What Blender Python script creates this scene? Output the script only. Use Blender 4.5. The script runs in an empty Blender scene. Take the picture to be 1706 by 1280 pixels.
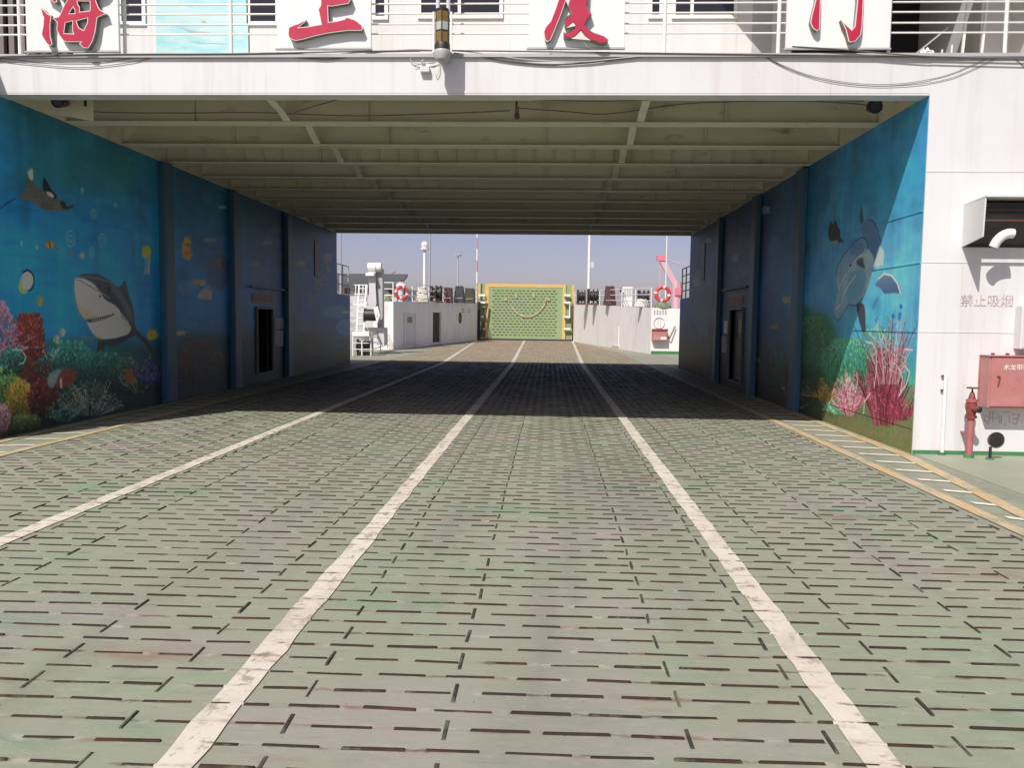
import bpy, bmesh, math, random
import numpy as np
from mathutils import Vector, Matrix
R = math.radians
rng = random.Random(7)
nr = np.random.RandomState(11)
sc = bpy.context.scene
col = sc.collection

# ------------------------------------------------------------------ camera
EYE = Vector((0, 0, 1.65)); FPX = 1396.0
YAW, PITCH, ROLL = R(2.47), R(4.405), R(0.708)
fw = Vector((-math.sin(YAW) * math.cos(PITCH), math.cos(YAW) * math.cos(PITCH), -math.sin(PITCH)))
rt = Vector((math.cos(YAW), math.sin(YAW), 0)); up = rt.cross(fw)
rt, up = rt * math.cos(ROLL) + up * math.sin(ROLL), up * math.cos(ROLL) - rt * math.sin(ROLL)
cam = bpy.data.cameras.new('camera'); cam.sensor_fit = 'HORIZONTAL'; cam.sensor_width = 36
cam.lens = FPX / 1706 * 36; cam.clip_start = 0.05; cam.clip_end = 9000
camo = bpy.data.objects.new('camera', cam); col.objects.link(camo)
M3 = Matrix((rt, up, -fw)).transposed()
camo.matrix_world = Matrix.Translation(EYE) @ M3.to_4x4()
sc.camera = camo

# ------------------------------------------------------------------ light
SUN = Vector((0.271, 0.592, -0.759)).normalized()
w = bpy.data.worlds.new('World'); sc.world = w; w.use_nodes = True
nt = w.node_tree; bg = nt.nodes['Background']
sky = nt.nodes.new('ShaderNodeTexSky'); sky.sky_type = 'NISHITA'; sky.sun_disc = False
sky.sun_elevation = R(49.4); sky.sun_rotation = math.atan2(-SUN.x, -SUN.y)
sky.air_density = 0.7; sky.dust_density = 1.5; sky.ozone_density = 1.5; sky.altitude = 0
wb = nt.nodes.new('ShaderNodeMix'); wb.data_type = 'RGBA'; wb.blend_type = 'MULTIPLY'; wb.inputs[0].default_value = 1; wb.inputs[7].default_value = (1.22, 0.93, 0.95, 1)   # the camera's warm white balance, the same over the whole sky
nt.links.new(sky.outputs[0], wb.inputs[6]); nt.links.new(wb.outputs[2], bg.inputs[0]); bg.inputs[1].default_value = 0.096
sl = bpy.data.lights.new('sun', 'SUN'); sl.energy = 4.5; sl.angle = R(0.53); sl.color = (1, 0.955, 0.89)
so = bpy.data.objects.new('sun', sl); col.objects.link(so)
so.rotation_euler = SUN.to_track_quat('-Z', 'Y').to_euler(); so.location = (-20, -40, 60)
sc.view_settings.view_transform = 'Standard'; sc.view_settings.look = 'None'
sc.view_settings.gamma = 1; sc.view_settings.use_curve_mapping = False
sc.view_settings.exposure = 0.15
sc.cycles.max_bounces = 8; sc.cycles.diffuse_bounces = 3

# ------------------------------------------------------------------ measuring helpers: photograph pixel -> point on a known plane
def ray(px, py):
    return (rt * ((px - 853) / FPX) + up * ((640 - py) / FPX) + fw)
def at_z(px, py, z=0.0):
    d = ray(px, py); return EYE + d * ((z - EYE.z) / d.z)
def at_y(px, py, y):
    d = ray(px, py); return EYE + d * (y / d.y)
def at_x(px, py, x):
    d = ray(px, py); return EYE + d * (x / d.x)

# ------------------------------------------------------------------ object helpers
def tag(o, label=None, cat=None, group=None, kind=None):
    if label: o['label'] = label
    if cat: o['category'] = cat
    if group: o['group'] = group
    if kind: o['kind'] = kind
    return o
def empty(name, loc, label=None, cat=None, group=None, rz=0):
    o = bpy.data.objects.new(name, None); col.objects.link(o); o.location = loc; o.rotation_euler = (0, 0, rz)
    o.empty_display_size = 0.1
    return tag(o, label, cat, group)
def link(name, me, parent=None, mat=None):
    o = bpy.data.objects.new(name, me); col.objects.link(o)
    if mat is not None and not me.materials:
        me.materials.append(mat)
    if parent is not None:
        o.parent = parent
        par = parent
        off = Vector((0, 0, 0))
        while par is not None:
            off += par.location; par = par.parent
        if parent.get('local') is None:
            o.location = -off            # part meshes are drawn in deck coordinates
    return o

class MB:
    def __init__(s): s.v = []; s.f = []; s.m = []; s.mi = 0
    def add(s, vs, fs):
        b = len(s.v); s.v += [tuple(p) for p in vs]; s.f += [tuple(b + i for i in f) for f in fs]; s.m += [s.mi] * len(fs); return s
    def box(s, x0, x1, y0, y1, z0, z1):
        vs = [(x, y, z) for z in (z0, z1) for y in (y0, y1) for x in (x0, x1)]
        return s.add(vs, [(0, 2, 3, 1), (4, 5, 7, 6), (0, 1, 5, 4), (2, 6, 7, 3), (0, 4, 6, 2), (1, 3, 7, 5)])
    def obox(s, c, ax, ay, az, hx, hy, hz):
        c = Vector(c); vs = [c + Vector(ax) * (hx * a) + Vector(ay) * (hy * b) + Vector(az) * (hz * d) for d in (-1, 1) for b in (-1, 1) for a in (-1, 1)]
        return s.add(vs, [(0, 2, 3, 1), (4, 5, 7, 6), (0, 1, 5, 4), (2, 6, 7, 3), (0, 4, 6, 2), (1, 3, 7, 5)])
    def bar(s, a, b, wd, ht):
        a = Vector(a); b = Vector(b); d = (b - a); L = d.length; d.normalize()
        u = Vector((0, 0, 1)) if abs(d.z) < 0.9 else Vector((0, 1, 0))
        sx = d.cross(u).normalized(); u = sx.cross(d)
        return s.obox((a + b) / 2, d, sx, u, L / 2, wd / 2, ht / 2)
    def tube(s, path, r, n=8, cap=True):
        P = [Vector(p) for p in path]; rs = r if isinstance(r, (list, tuple)) else [r] * len(P)
        rings = []; prev = None
        for i, p in enumerate(P):
            t = (P[min(i + 1, len(P) - 1)] - P[max(i - 1, 0)]).normalized()
            if prev is None:
                a = Vector((0, 0, 1)) if abs(t.z) < 0.9 else Vector((1, 0, 0))
                u = t.cross(a).normalized()
            else:
                u = (prev - t * prev.dot(t)).normalized()
            prev = u; v = t.cross(u)
            rings.append([p + (u * math.cos(2 * math.pi * k / n) + v * math.sin(2 * math.pi * k / n)) * rs[i] for k in range(n)])
        b = []; fs = []
        for rg in rings: b += rg
        for i in range(len(P) - 1):
            for k in range(n):
                k2 = (k + 1) % n; fs.append((i * n + k, i * n + k2, (i + 1) * n + k2, (i + 1) * n + k))
        if cap:
            fs.append(tuple(range(n))[::-1]); fs.append(tuple((len(P) - 1) * n + k for k in range(n)))
        return s.add(b, fs)
    def prism(s, pts, d):
        """closed polygon (3-D points) pushed along d"""
        P = [Vector(p) for p in pts]; d = Vector(d); n = len(P)
        fs = [tuple(range(n))[::-1], tuple(range(n, 2 * n))] + [(i, (i + 1) % n, n + (i + 1) % n, n + i) for i in range(n)]
        return s.add(P + [p + d for p in P], fs)
    def torus(s, c, ax, R_, r, n=24, m=8):
        ax = Vector(ax).normalized(); u = ax.orthogonal().normalized(); v = ax.cross(u); c = Vector(c)
        vs = []; fs = []
        for i in range(n):
            a = 2 * math.pi * i / n; d = u * math.cos(a) + v * math.sin(a)
            for j in range(m):
                b = 2 * math.pi * j / m; vs.append(c + d * (R_ + r * math.cos(b)) + ax * (r * math.sin(b)))
        for i in range(n):
            for j in range(m):
                fs.append((i * m + j, ((i + 1) % n) * m + j, ((i + 1) % n) * m + (j + 1) % m, i * m + (j + 1) % m))
        return s.add(vs, fs)
    def build(s, name, mat, parent=None, smooth=False):
        me = bpy.data.meshes.new(name); me.from_pydata(s.v, [], s.f)
        mats = mat if isinstance(mat, (list, tuple)) else [mat]
        for m_ in mats: me.materials.append(m_)
        if len(mats) > 1: me.polygons.foreach_set('material_index', s.m)
        bm = bmesh.new(); bm.from_mesh(me); bmesh.ops.recalc_face_normals(bm, faces=bm.faces); bm.to_mesh(me); bm.free()
        if smooth:
            me.polygons.foreach_set('use_smooth', [True] * len(me.polygons))
            try: me.set_sharp_from_angle(angle=R(40))
            except Exception: pass
        return link(name, me, parent)

def bevel(o, wd, seg=1):
    m = o.modifiers.new('edge', 'BEVEL'); m.width = wd; m.segments = seg; m.limit_method = 'ANGLE'; m.angle_limit = R(40); return o

# ------------------------------------------------------------------ materials
def mat(name, base, rough=0.5, metal=0.0, layers=(), bump=None, spec=0.5, coord='Object'):
    """layers: (colour, noise scale xyz or number, low, high, amount, detail)"""
    m = bpy.data.materials.new(name); m.use_nodes = True; t = m.node_tree; n = t.nodes
    p = n['Principled BSDF']; p.inputs['Roughness'].default_value = rough; p.inputs['Metallic'].default_value = metal
    p.inputs['Specular IOR Level'].default_value = spec
    if coord == 'World':
        src = n.new('ShaderNodeNewGeometry').outputs['Position']
    else:
        src = n.new('ShaderNodeTexCoord').outputs[coord]
    rgb = n.new('ShaderNodeRGB'); rgb.outputs[0].default_value = (*base, 1); cur = rgb.outputs[0]
    for i, L in enumerate(layers):
        c, scl, lo, hi, amt = L[:5]; det = L[5] if len(L) > 5 else 6
        mp = n.new('ShaderNodeMapping'); mp.inputs['Scale'].default_value = scl if isinstance(scl, tuple) else (scl,) * 3
        mp.inputs['Location'].default_value = (i * 7.3, i * 3.1, i * 5.7)
        t.links.new(src, mp.inputs[0])
        nz = n.new('ShaderNodeTexNoise'); nz.inputs['Scale'].default_value = 1; nz.inputs['Detail'].default_value = det; nz.inputs['Roughness'].default_value = 0.66
        t.links.new(mp.outputs[0], nz.inputs['Vector'])
        mr = n.new('ShaderNodeMapRange'); mr.inputs[1].default_value = lo; mr.inputs[2].default_value = hi; mr.inputs[4].default_value = amt
        t.links.new(nz.outputs['Fac'], mr.inputs[0])
        mx = n.new('ShaderNodeMix'); mx.data_type = 'RGBA'
        t.links.new(mr.outputs[0], mx.inputs[0]); t.links.new(cur, mx.inputs[6]); mx.inputs[7].default_value = (*c, 1)
        cur = mx.outputs[2]
    t.links.new(cur, p.inputs['Base Color'])
    if bump:
        scl, st, dist = bump
        mp = n.new('ShaderNodeMapping'); mp.inputs['Scale'].default_value = scl if isinstance(scl, tuple) else (scl,) * 3
        t.links.new(src, mp.inputs[0])
        nz = n.new('ShaderNodeTexNoise'); nz.inputs['Scale'].default_value = 1; nz.inputs['Detail'].default_value = 5
        t.links.new(mp.outputs[0], nz.inputs['Vector'])
        b = n.new('ShaderNodeBump'); b.inputs['Strength'].default_value = st; b.inputs['Distance'].default_value = dist
        t.links.new(nz.outputs['Fac'], b.inputs['Height']); t.links.new(b.outputs[0], p.inputs['Normal'])
    return m

RUST = (0.12, 0.045, 0.025)
m_deck = mat('deck_paint', (0.25, 0.285, 0.20), 0.62, layers=[
    ((0.285, 0.265, 0.225), (0.55, 0.4, 1), 0.42, 0.66, 0.95), ((0.16, 0.25, 0.175), (0.8, 1.5, 1), 0.56, 0.7, 0.8),
    ((0.30, 0.272, 0.245), (0.5, 1.1, 1), 0.52, 0.68, 0.85), ((0.23, 0.12, 0.09), (0.45, 1.3, 1), 0.60, 0.74, 0.8, 6), ((0.20, 0.205, 0.165), (1.6, .12, 1), 0.5, 0.68, 0.6, 3),
    ((0.36, 0.37, 0.31), (7, 45, 1), 0.56, 0.76, 0.5), ((0.13, 0.13, 0.105), (3, 16, 1), 0.58, 0.8, 0.6, 8),
    ((0.07, 0.04, 0.03), (26, 34, 1), 0.69, 0.76, 0.8, 3), ((0.42, 0.43, 0.38), (60, 60, 1), 0.66, 0.75, 0.5, 2)], bump=(22, 0.35, 0.006))
def row_rust(m):
    """rust bleeding and chipped paint along every row of welded bars (rows every 0.1668 m)"""
    t = m.node_tree; n = t.nodes; p = n['Principled BSDF']; cur = p.inputs['Base Color'].links[0].from_socket
    g = n.new('ShaderNodeNewGeometry'); sx = n.new('ShaderNodeSeparateXYZ'); t.links.new(g.outputs['Position'], sx.inputs[0])
    def mth(op, a, b=None):
        q = n.new('ShaderNodeMath'); q.operation = op
        if isinstance(a, (int, float)): q.inputs[0].default_value = a
        else: t.links.new(a, q.inputs[0])
        if b is not None:
            if isinstance(b, (int, float)): q.inputs[1].default_value = b
            else: t.links.new(b, q.inputs[1])
        return q.outputs[0]
    wob = n.new('ShaderNodeTexNoise'); wob.inputs['Scale'].default_value = 16; wob.inputs['Detail'].default_value = 4; t.links.new(g.outputs['Position'], wob.inputs['Vector'])
    y = mth('ADD', sx.outputs['Y'], mth('MULTIPLY', mth('SUBTRACT', wob.outputs['Fac'], .5), .05))
    fr = mth('FRACT', mth('DIVIDE', mth('SUBTRACT', y, .9 - .0834), .1668)); d = mth('ABSOLUTE', mth('SUBTRACT', fr, .5))      # 0 on a row
    for c, w_, scl, lo, hi, amt in (((.20, .10, .075), .16, (2.2, 5, 1), .5, .68, .85), ((.42, .40, .35), .2, (9, 14, 1), .52, .66, .7), ((.06, .035, .03), .09, (5, 9, 1), .5, .62, .8)):
        mp = n.new('ShaderNodeMapping'); mp.inputs['Scale'].default_value = scl; mp.inputs['Location'].default_value = (w_ * 40, 3, 1); t.links.new(g.outputs['Position'], mp.inputs[0])
        nz = n.new('ShaderNodeTexNoise'); nz.inputs['Scale'].default_value = 1; nz.inputs['Detail'].default_value = 5; t.links.new(mp.outputs[0], nz.inputs['Vector'])
        m1 = n.new('ShaderNodeMapRange'); m1.inputs[1].default_value = lo; m1.inputs[2].default_value = hi; m1.inputs[4].default_value = amt; t.links.new(nz.outputs['Fac'], m1.inputs[0])
        m2 = n.new('ShaderNodeMapRange'); m2.inputs[1].default_value = w_; m2.inputs[2].default_value = 0; t.links.new(d, m2.inputs[0])
        mx = n.new('ShaderNodeMix'); mx.data_type = 'RGBA'; mx.inputs[7].default_value = (*c, 1); t.links.new(mth('MULTIPLY', m1.outputs[0], m2.outputs[0]), mx.inputs[0]); t.links.new(cur, mx.inputs[6]); cur = mx.outputs[2]
    t.links.new(cur, p.inputs['Base Color'])
row_rust(m_deck); m_deck.node_tree.nodes['Principled BSDF'].inputs['Specular IOR Level'].default_value = .12
m_side = mat('side_deck_paint', (0.27, 0.31, 0.225), 0.55, layers=[((0.31, 0.30, 0.23), 0.9, 0.4, 0.65, 0.9), ((0.2, 0.27, 0.2), 2.5, 0.5, 0.7, 0.6), ((0.15, 0.12, 0.09), (9, 30, 9), 0.66, 0.78, 0.6)], bump=(18, 0.25, 0.004))
m_bar = mat('worn_bar', (0.036, 0.024, 0.018), 0.75, layers=[((0.07, 0.033, 0.023), (2.5, 4, 1), 0.5, 0.66, 0.9), ((0.14, 0.15, 0.105), (5, 5, 1), 0.57, 0.70, 0.75), ((0.02, 0.015, 0.012), (14, 14, 14), 0.5, 0.7, 0.8)], coord='World', bump=(60, 0.6, 0.004))
m_barl = mat('painted_bar', (0.045, 0.042, 0.034), 0.7, layers=[((0.15, 0.16, 0.12), (4, 4, 4), 0.48, 0.65, 0.8), ((0.035, 0.025, 0.02), (9, 9, 9), 0.5, 0.68, 0.8)], coord='World')
m_line = mat('worn_line_paint', (0.60, 0.57, 0.48), 0.6, layers=[((0.57, 0.505, 0.42), (1.3, 0.8, 1), 0.45, 0.62, 0.7), ((0.30, 0.28, 0.21), (12, 7, 1), 0.55, 0.63, 0.9, 7), ((0.30, 0.17, 0.12), (5, 14, 1), 0.58, 0.70, 0.8, 5), ((0.40, 0.37, 0.30), (2.5, 1.2, 1), 0.5, 0.68, 0.65, 6), ((0.72, 0.68, 0.60), (9, 22, 1), 0.58, 0.72, 0.5)], bump=(30, 0.3, 0.004))
m_yell = mat('worn_yellow_paint', (0.50, 0.36, 0.16), 0.6, layers=[((0.50, 0.40, 0.27), (2, 2, 1), 0.4, 0.58, 0.9), ((0.27, 0.28, 0.20), (7, 3, 1), 0.50, 0.62, 0.9, 6), ((0.25, 0.12, 0.07), (3, 8, 1), 0.65, 0.75, 0.8)])
m_hatch = mat('worn_hatch_paint', (0.72, 0.68, 0.56), 0.6, layers=[((0.35, 0.34, 0.27), (8, 14, 1), 0.56, 0.68, 0.9, 6)])
m_white = mat('white_paint', (0.665, 0.683, 0.685), 0.45, layers=[((0.64, 0.615, 0.60), (0.8, 0.8, 0.5), 0.44, 0.64, 0.8), ((0.59, 0.57, 0.56), (5, 5, 0.22), 0.50, 0.68, 0.8, 6), ((0.50, 0.41, 0.32), (11, 11, 0.5), 0.62, 0.76, 0.65, 6), ((0.30, 0.21, 0.14), (30, 30, 5), 0.72, 0.78, 0.6, 3)], bump=((3, 3, 1.2), 0.25, 0.012))
m_trim = mat('white_trim', (0.78, 0.78, 0.75), 0.4, layers=[((0.55, 0.52, 0.46), 9, 0.6, 0.75, 0.6)])
m_board = mat('board_white', (0.74, 0.78, 0.75), 0.35, layers=[((0.66, 0.68, 0.66), (2, 2, 1), 0.5, 0.75, 0.6)])
m_red = mat('sign_red', (0.43, 0.014, 0.055), 0.4, layers=[((0.48, 0.03, 0.06), (3, 3, 3), 0.45, 0.65, 0.7)])
m_lside = mat('letter_side_shade', (0.20, 0.20, 0.175), 0.45)  # dark grey puts the shade of the letter sides into their colour
m_rim = mat('sign_rim', (0.72, 0.62, 0.58), 0.5)
m_cream = mat('ceiling_paint', (0.74, 0.69, 0.56), 0.55, layers=[((0.66, 0.63, 0.46), (0.5, 3, 2), 0.45, 0.62, 0.8), ((0.62, 0.52, 0.42), (0.7, 2, 3), 0.52, 0.7, 0.7), ((0.18, 0.10, 0.05), (1.1, 3, 3.2), 0.63, 0.76, 0.8, 8), ((0.30, 0.24, 0.15), (5, 5, 2.5), 0.58, 0.78, 0.5)], bump=(5, 0.2, 0.01))
m_web = mat('web_paint', (0.68, 0.63, 0.48), 0.6, layers=[((0.58, 0.55, 0.39), (0.5, 3, 2), 0.45, 0.62, 0.8), ((0.60, 0.51, 0.42), (0.7, 2, 3), 0.5, 0.68, 0.7), ((0.20, 0.125, 0.07), (1.1, 3, 3.2), 0.60, 0.74, 0.8, 8)])  # webs and deck plate a little darker than the flange paint
m_dark = mat('dark_void', (0.012, 0.011, 0.011), 0.7)
m_black = mat('black_steel', (0.022, 0.02, 0.02), 0.5, layers=[((0.07, 0.045, 0.035), 8, 0.55, 0.7, 0.6)])
m_rust = mat('rusty_steel', (0.09, 0.06, 0.045), 0.8, layers=[(RUST, 7, 0.45, 0.6, 0.9), ((0.2, 0.19, 0.17), 4, 0.58, 0.7, 0.7)], bump=(40, 0.5, 0.004))
m_grey = mat('grey_paint', (0.42, 0.43, 0.44), 0.45, layers=[((0.33, 0.33, 0.33), 3, 0.5, 0.7, 0.7), ((0.3, 0.2, 0.13), 6, 0.66, 0.76, 0.6)])
m_lgrey = mat('light_grey_paint', (0.62, 0.63, 0.65), 0.45, layers=[((0.5, 0.49, 0.48), (1, 1, 0.6), 0.45, 0.68, 0.8), ((0.42, 0.30, 0.22), (5, 5, 1), 0.64, 0.76, 0.6)])
m_bow = mat('bow_white_paint', (0.84, 0.80, 0.78), 0.5, layers=[((0.74, 0.69, 0.67), (0.6, 0.6, 0.35), 0.42, 0.65, 0.85), ((0.50, 0.40, 0.33), (2.2, 2.2, 0.45), 0.58, 0.75, 0.7, 6)], bump=((2, 2, 1), 0.2, 0.02))
m_green = mat('green_trim', (0.05, 0.19, 0.075), 0.5, layers=[((0.12, 0.22, 0.12), 6, 0.5, 0.7, 0.7)])
m_hose = mat('faded_red_paint', (0.42, 0.175, 0.168), 0.45, layers=[((0.50, 0.235, 0.23), (1.5, 1.5, 3), 0.42, 0.65, 0.8), ((0.30, 0.12, 0.10), 7, 0.56, 0.72, 0.6), ((0.5, 0.34, 0.32), (12, 12, 3), 0.6, 0.74, 0.5)])
m_pinkred = mat('pipe_red_paint', (0.38, 0.125, 0.135), 0.45, layers=[((0.42, 0.08, 0.07), 9, 0.5, 0.68, 0.8)])
m_valve = mat('valve_red_paint', (0.23, 0.05, 0.045), 0.5, layers=[((0.09, 0.035, 0.03), 14, 0.5, 0.68, 0.8), ((0.5, 0.3, 0.28), 18, 0.62, 0.72, 0.6)])
m_glass = mat('dark_window_glass', (0.02, 0.022, 0.028), 0.08, spec=0.5)
m_amber = mat('amber_lens', (0.23, 0.15, 0.045), 0.18, layers=[((0.13, 0.10, 0.04), (9, 9, 14), 0.42, 0.65, 0.8), ((0.32, 0.22, 0.08), 12, 0.6, 0.72, 0.5)])
m_band = mat('lantern_band', (0.40, 0.45, 0.40), 0.5)
m_cable = mat('grey_cable', (0.12, 0.105, 0.10), 0.6)
m_cablew = mat('white_cable', (0.55, 0.52, 0.45), 0.5)
m_rope = mat('pale_rope', (0.62, 0.60, 0.55), 0.8, layers=[((0.40, 0.37, 0.33), 25, 0.5, 0.65, 0.8)])
m_ropeg = mat('green_rope', (0.16, 0.22, 0.13), 0.8, layers=[((0.45, 0.44, 0.36), 12, 0.5, 0.62, 0.8)])
m_buoy = mat('lifebuoy_red', (0.62, 0.045, 0.05), 0.5, layers=[((0.70, 0.16, 0.14), 6, 0.5, 0.7, 0.7)])
m_buoyw = mat('lifebuoy_white', (0.75, 0.68, 0.64), 0.5)
m_ramp = mat('ramp_green', (0.25, 0.345, 0.15), 0.6, layers=[((0.23, 0.32, 0.20), (0.8, 1, 0.7), 0.45, 0.62, 0.8), ((0.30, 0.29, 0.26), (0.7, 1, 0.9), 0.55, 0.7, 0.7), ((0.32, 0.22, 0.19), (1.5, 1, 1.5), 0.62, 0.75, 0.7)])
m_rampy = mat('ramp_yellow', (0.62, 0.39, 0.11), 0.6, layers=[((0.55, 0.44, 0.22), 2, 0.45, 0.65, 0.8)])
m_rampbar = mat('ramp_bar', (0.14, 0.09, 0.07), 0.8, layers=[((0.2, 0.2, 0.15), 5, 0.5, 0.65, 0.8)])
m_cranered = mat('crane_red', (0.60, 0.19, 0.23), 0.5)
m_cranepale = mat('crane_pale_pink', (0.56, 0.37, 0.40), 0.5)
m_roof = mat('far_dark_roof', (0.08, 0.085, 0.09), 0.7)
m_farwall = mat('far_pale_wall', (0.50, 0.50, 0.48), 0.7, layers=[((0.25, 0.26, 0.27), (0.35, 0.35, 2), 0.5, 0.55, 0.7)])
m_pole = mat('galvanised_pole', (0.38, 0.38, 0.40), 0.5)
m_text = mat('stencil_grey_red', (0.40, 0.30, 0.30), 0.7, layers=[((0.72, 0.69, 0.67), 40, 0.48, 0.6, 0.9)])
m_textg = mat('stencil_grey', (0.30, 0.29, 0.29), 0.7, layers=[((0.66, 0.65, 0.64), 45, 0.5, 0.62, 0.9)])
m_textw = mat('letter_white', (0.80, 0.76, 0.74), 0.5)
m_notice = mat('notice_paper', (0.52, 0.48, 0.43), 0.6, layers=[((0.33, 0.31, 0.30), (18, 18, 40), 0.5, 0.6, 0.8)])
m_noticer = mat('notice_red', (0.45, 0.06, 0.06), 0.6)
m_noticep = mat('notice_pink', (0.48, 0.26, 0.25), 0.6)

def paint_over_lines(m):
    """the lane paint was rolled over the bars too: same colour where a bar crosses a painted line"""
    t = m.node_tree; n = t.nodes; p = n['Principled BSDF']; cur = p.inputs['Base Color'].links[0].from_socket
    g = n.new('ShaderNodeNewGeometry'); sx = n.new('ShaderNodeSeparateXYZ'); t.links.new(g.outputs['Position'], sx.inputs[0]); tot = None
    for x in (-3.935, -1.347, 1.274):
        c = n.new('ShaderNodeMath'); c.operation = 'COMPARE'; c.inputs[1].default_value = x; c.inputs[2].default_value = .076; t.links.new(sx.outputs['X'], c.inputs[0])
        if tot is None: tot = c.outputs[0]
        else:
            a = n.new('ShaderNodeMath'); a.operation = 'ADD'; t.links.new(tot, a.inputs[0]); t.links.new(c.outputs[0], a.inputs[1]); tot = a.outputs[0]
    lt = n.new('ShaderNodeMath'); lt.operation = 'LESS_THAN'; lt.inputs[1].default_value = 31.5; t.links.new(sx.outputs['Y'], lt.inputs[0])
    a = n.new('ShaderNodeMath'); a.operation = 'MULTIPLY'; t.links.new(tot, a.inputs[0]); t.links.new(lt.outputs[0], a.inputs[1]); tot = a.outputs[0]
    nz = n.new('ShaderNodeTexNoise'); nz.inputs['Scale'].default_value = 11; nz.inputs['Detail'].default_value = 5; t.links.new(g.outputs['Position'], nz.inputs['Vector'])
    mr = n.new('ShaderNodeMapRange'); mr.inputs[1].default_value = .56; mr.inputs[2].default_value = .47; t.links.new(nz.outputs['Fac'], mr.inputs[0])
    a = n.new('ShaderNodeMath'); a.operation = 'MULTIPLY'; t.links.new(tot, a.inputs[0]); t.links.new(mr.outputs[0], a.inputs[1])
    mx = n.new('ShaderNodeMix'); mx.data_type = 'RGBA'; mx.inputs[7].default_value = (.54, .49, .41, 1); t.links.new(a.outputs[0], mx.inputs[0]); t.links.new(cur, mx.inputs[6]); t.links.new(mx.outputs[2], p.inputs['Base Color'])
paint_over_lines(m_bar); paint_over_lines(m_barl)
for m_ in (m_bar, m_barl, m_line): m_.node_tree.nodes['Principled BSDF'].inputs['Specular IOR Level'].default_value = .2
row_rust(m_line)
m_bow_bar = mat('rusty_bow_bar', (0.19, 0.13, 0.085), 0.75, layers=[((0.26, 0.20, 0.12), (2, 2, 1), 0.45, 0.62, 0.9), ((0.10, 0.055, 0.04), (1.2, 2, 1), 0.52, 0.68, 0.9)], coord='World')
# sea
def sea_mat():
    m = mat('harbour_water', (0.05, 0.075, 0.07), 0.12, bump=((0.4, 0.9, 1), 0.35, 0.25)); return m
m_sea = sea_mat()
m_quay = mat('quay_concrete', (0.36, 0.35, 0.33), 0.8, layers=[((0.25, 0.25, 0.24), 0.3, 0.45, 0.65, 0.7)])

# ------------------------------------------------------------------ fonts and flat lettering
def text_mesh(s, size, extrude=0.002, spacing=1.0):
    c = bpy.data.curves.new('lettering', 'FONT'); c.body = s; c.size = size; c.extrude = extrude; c.align_x = 'CENTER'; c.align_y = 'CENTER'; c.space_character = spacing
    c.resolution_u = 2
    o = bpy.data.objects.new('lettering', c); col.objects.link(o)
    dg = bpy.context.evaluated_depsgraph_get(); me = bpy.data.meshes.new_from_object(o.evaluated_get(dg))
    bpy.data.objects.remove(o); bpy.data.curves.remove(c); return me
def facing(me, x, y, z):
    """flat lettering that lies in XY turned to stand in XZ, facing -Y"""
    me.transform(Matrix.Translation((x, y, z)) @ Matrix.Rotation(R(90), 4, 'X')); return me
def shape_mesh(polys, depth, offset=0.0):
    """polys: list of 2-D outlines (holes included) -> filled plate in XY, extruded +-depth"""
    c = bpy.data.curves.new('outline', 'CURVE'); c.dimensions = '2D'; c.fill_mode = 'BOTH'; c.extrude = depth; c.offset = offset
    for pl in polys:
        s = c.splines.new('POLY'); s.points.add(len(pl) - 1); s.use_cyclic_u = True
        for q, p in zip(s.points, pl): q.co = (p[0], p[1], 0, 1)
    o = bpy.data.objects.new('outline', c); col.objects.link(o)
    dg = bpy.context.evaluated_depsgraph_get(); me = bpy.data.meshes.new_from_object(o.evaluated_get(dg))
    bpy.data.objects.remove(o); bpy.data.curves.remove(c); return me

# ------------------------------------------------------------------ main sizes of the ship
ZP = 5.18                      # underside of the deck plate between the beams
YF, YE = 10.80, 28.3          # front edge and far end of the covered car deck
XL, XR = -7.21, 4.65         # painted side walls
ZC, ZD = 4.488, 4.93          # underside of the beams, upper deck
YW = 30.2                     # far end of the low wings

# ================================================================== GROUND: sea, quay, deck
MB().add([(-4000, -4000, -3.2), (4000, -4000, -3.2), (4000, 4000, -3.2), (-4000, 4000, -3.2)], [(0, 1, 2, 3)]).build('sea', m_sea)['kind'] = 'structure'
MB().box(-260, 420, 92, 700, -4.5, -1.2).build('quay', m_quay)['kind'] = 'structure'
# steel hull plate that carries everything: wide aft and amidships, narrowing to the bow ramp
HULL = [(-10.2, -14), (7.8, -14), (7.8, 40), (6.2, 45), (2.6, 66.6), (-6.4, 66.6), (-9.6, 43), (-10.2, 38)]
deck = MB().prism([(x, y, -0.6) for x, y in HULL], (0, 0, 0.6)).build('deck', m_deck); deck['kind'] = 'structure'
side = MB()
side.box(4.66, 7.7, -14, YF, 0.001, 0.004)
side.build('side_deck', m_side, deck)

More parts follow.
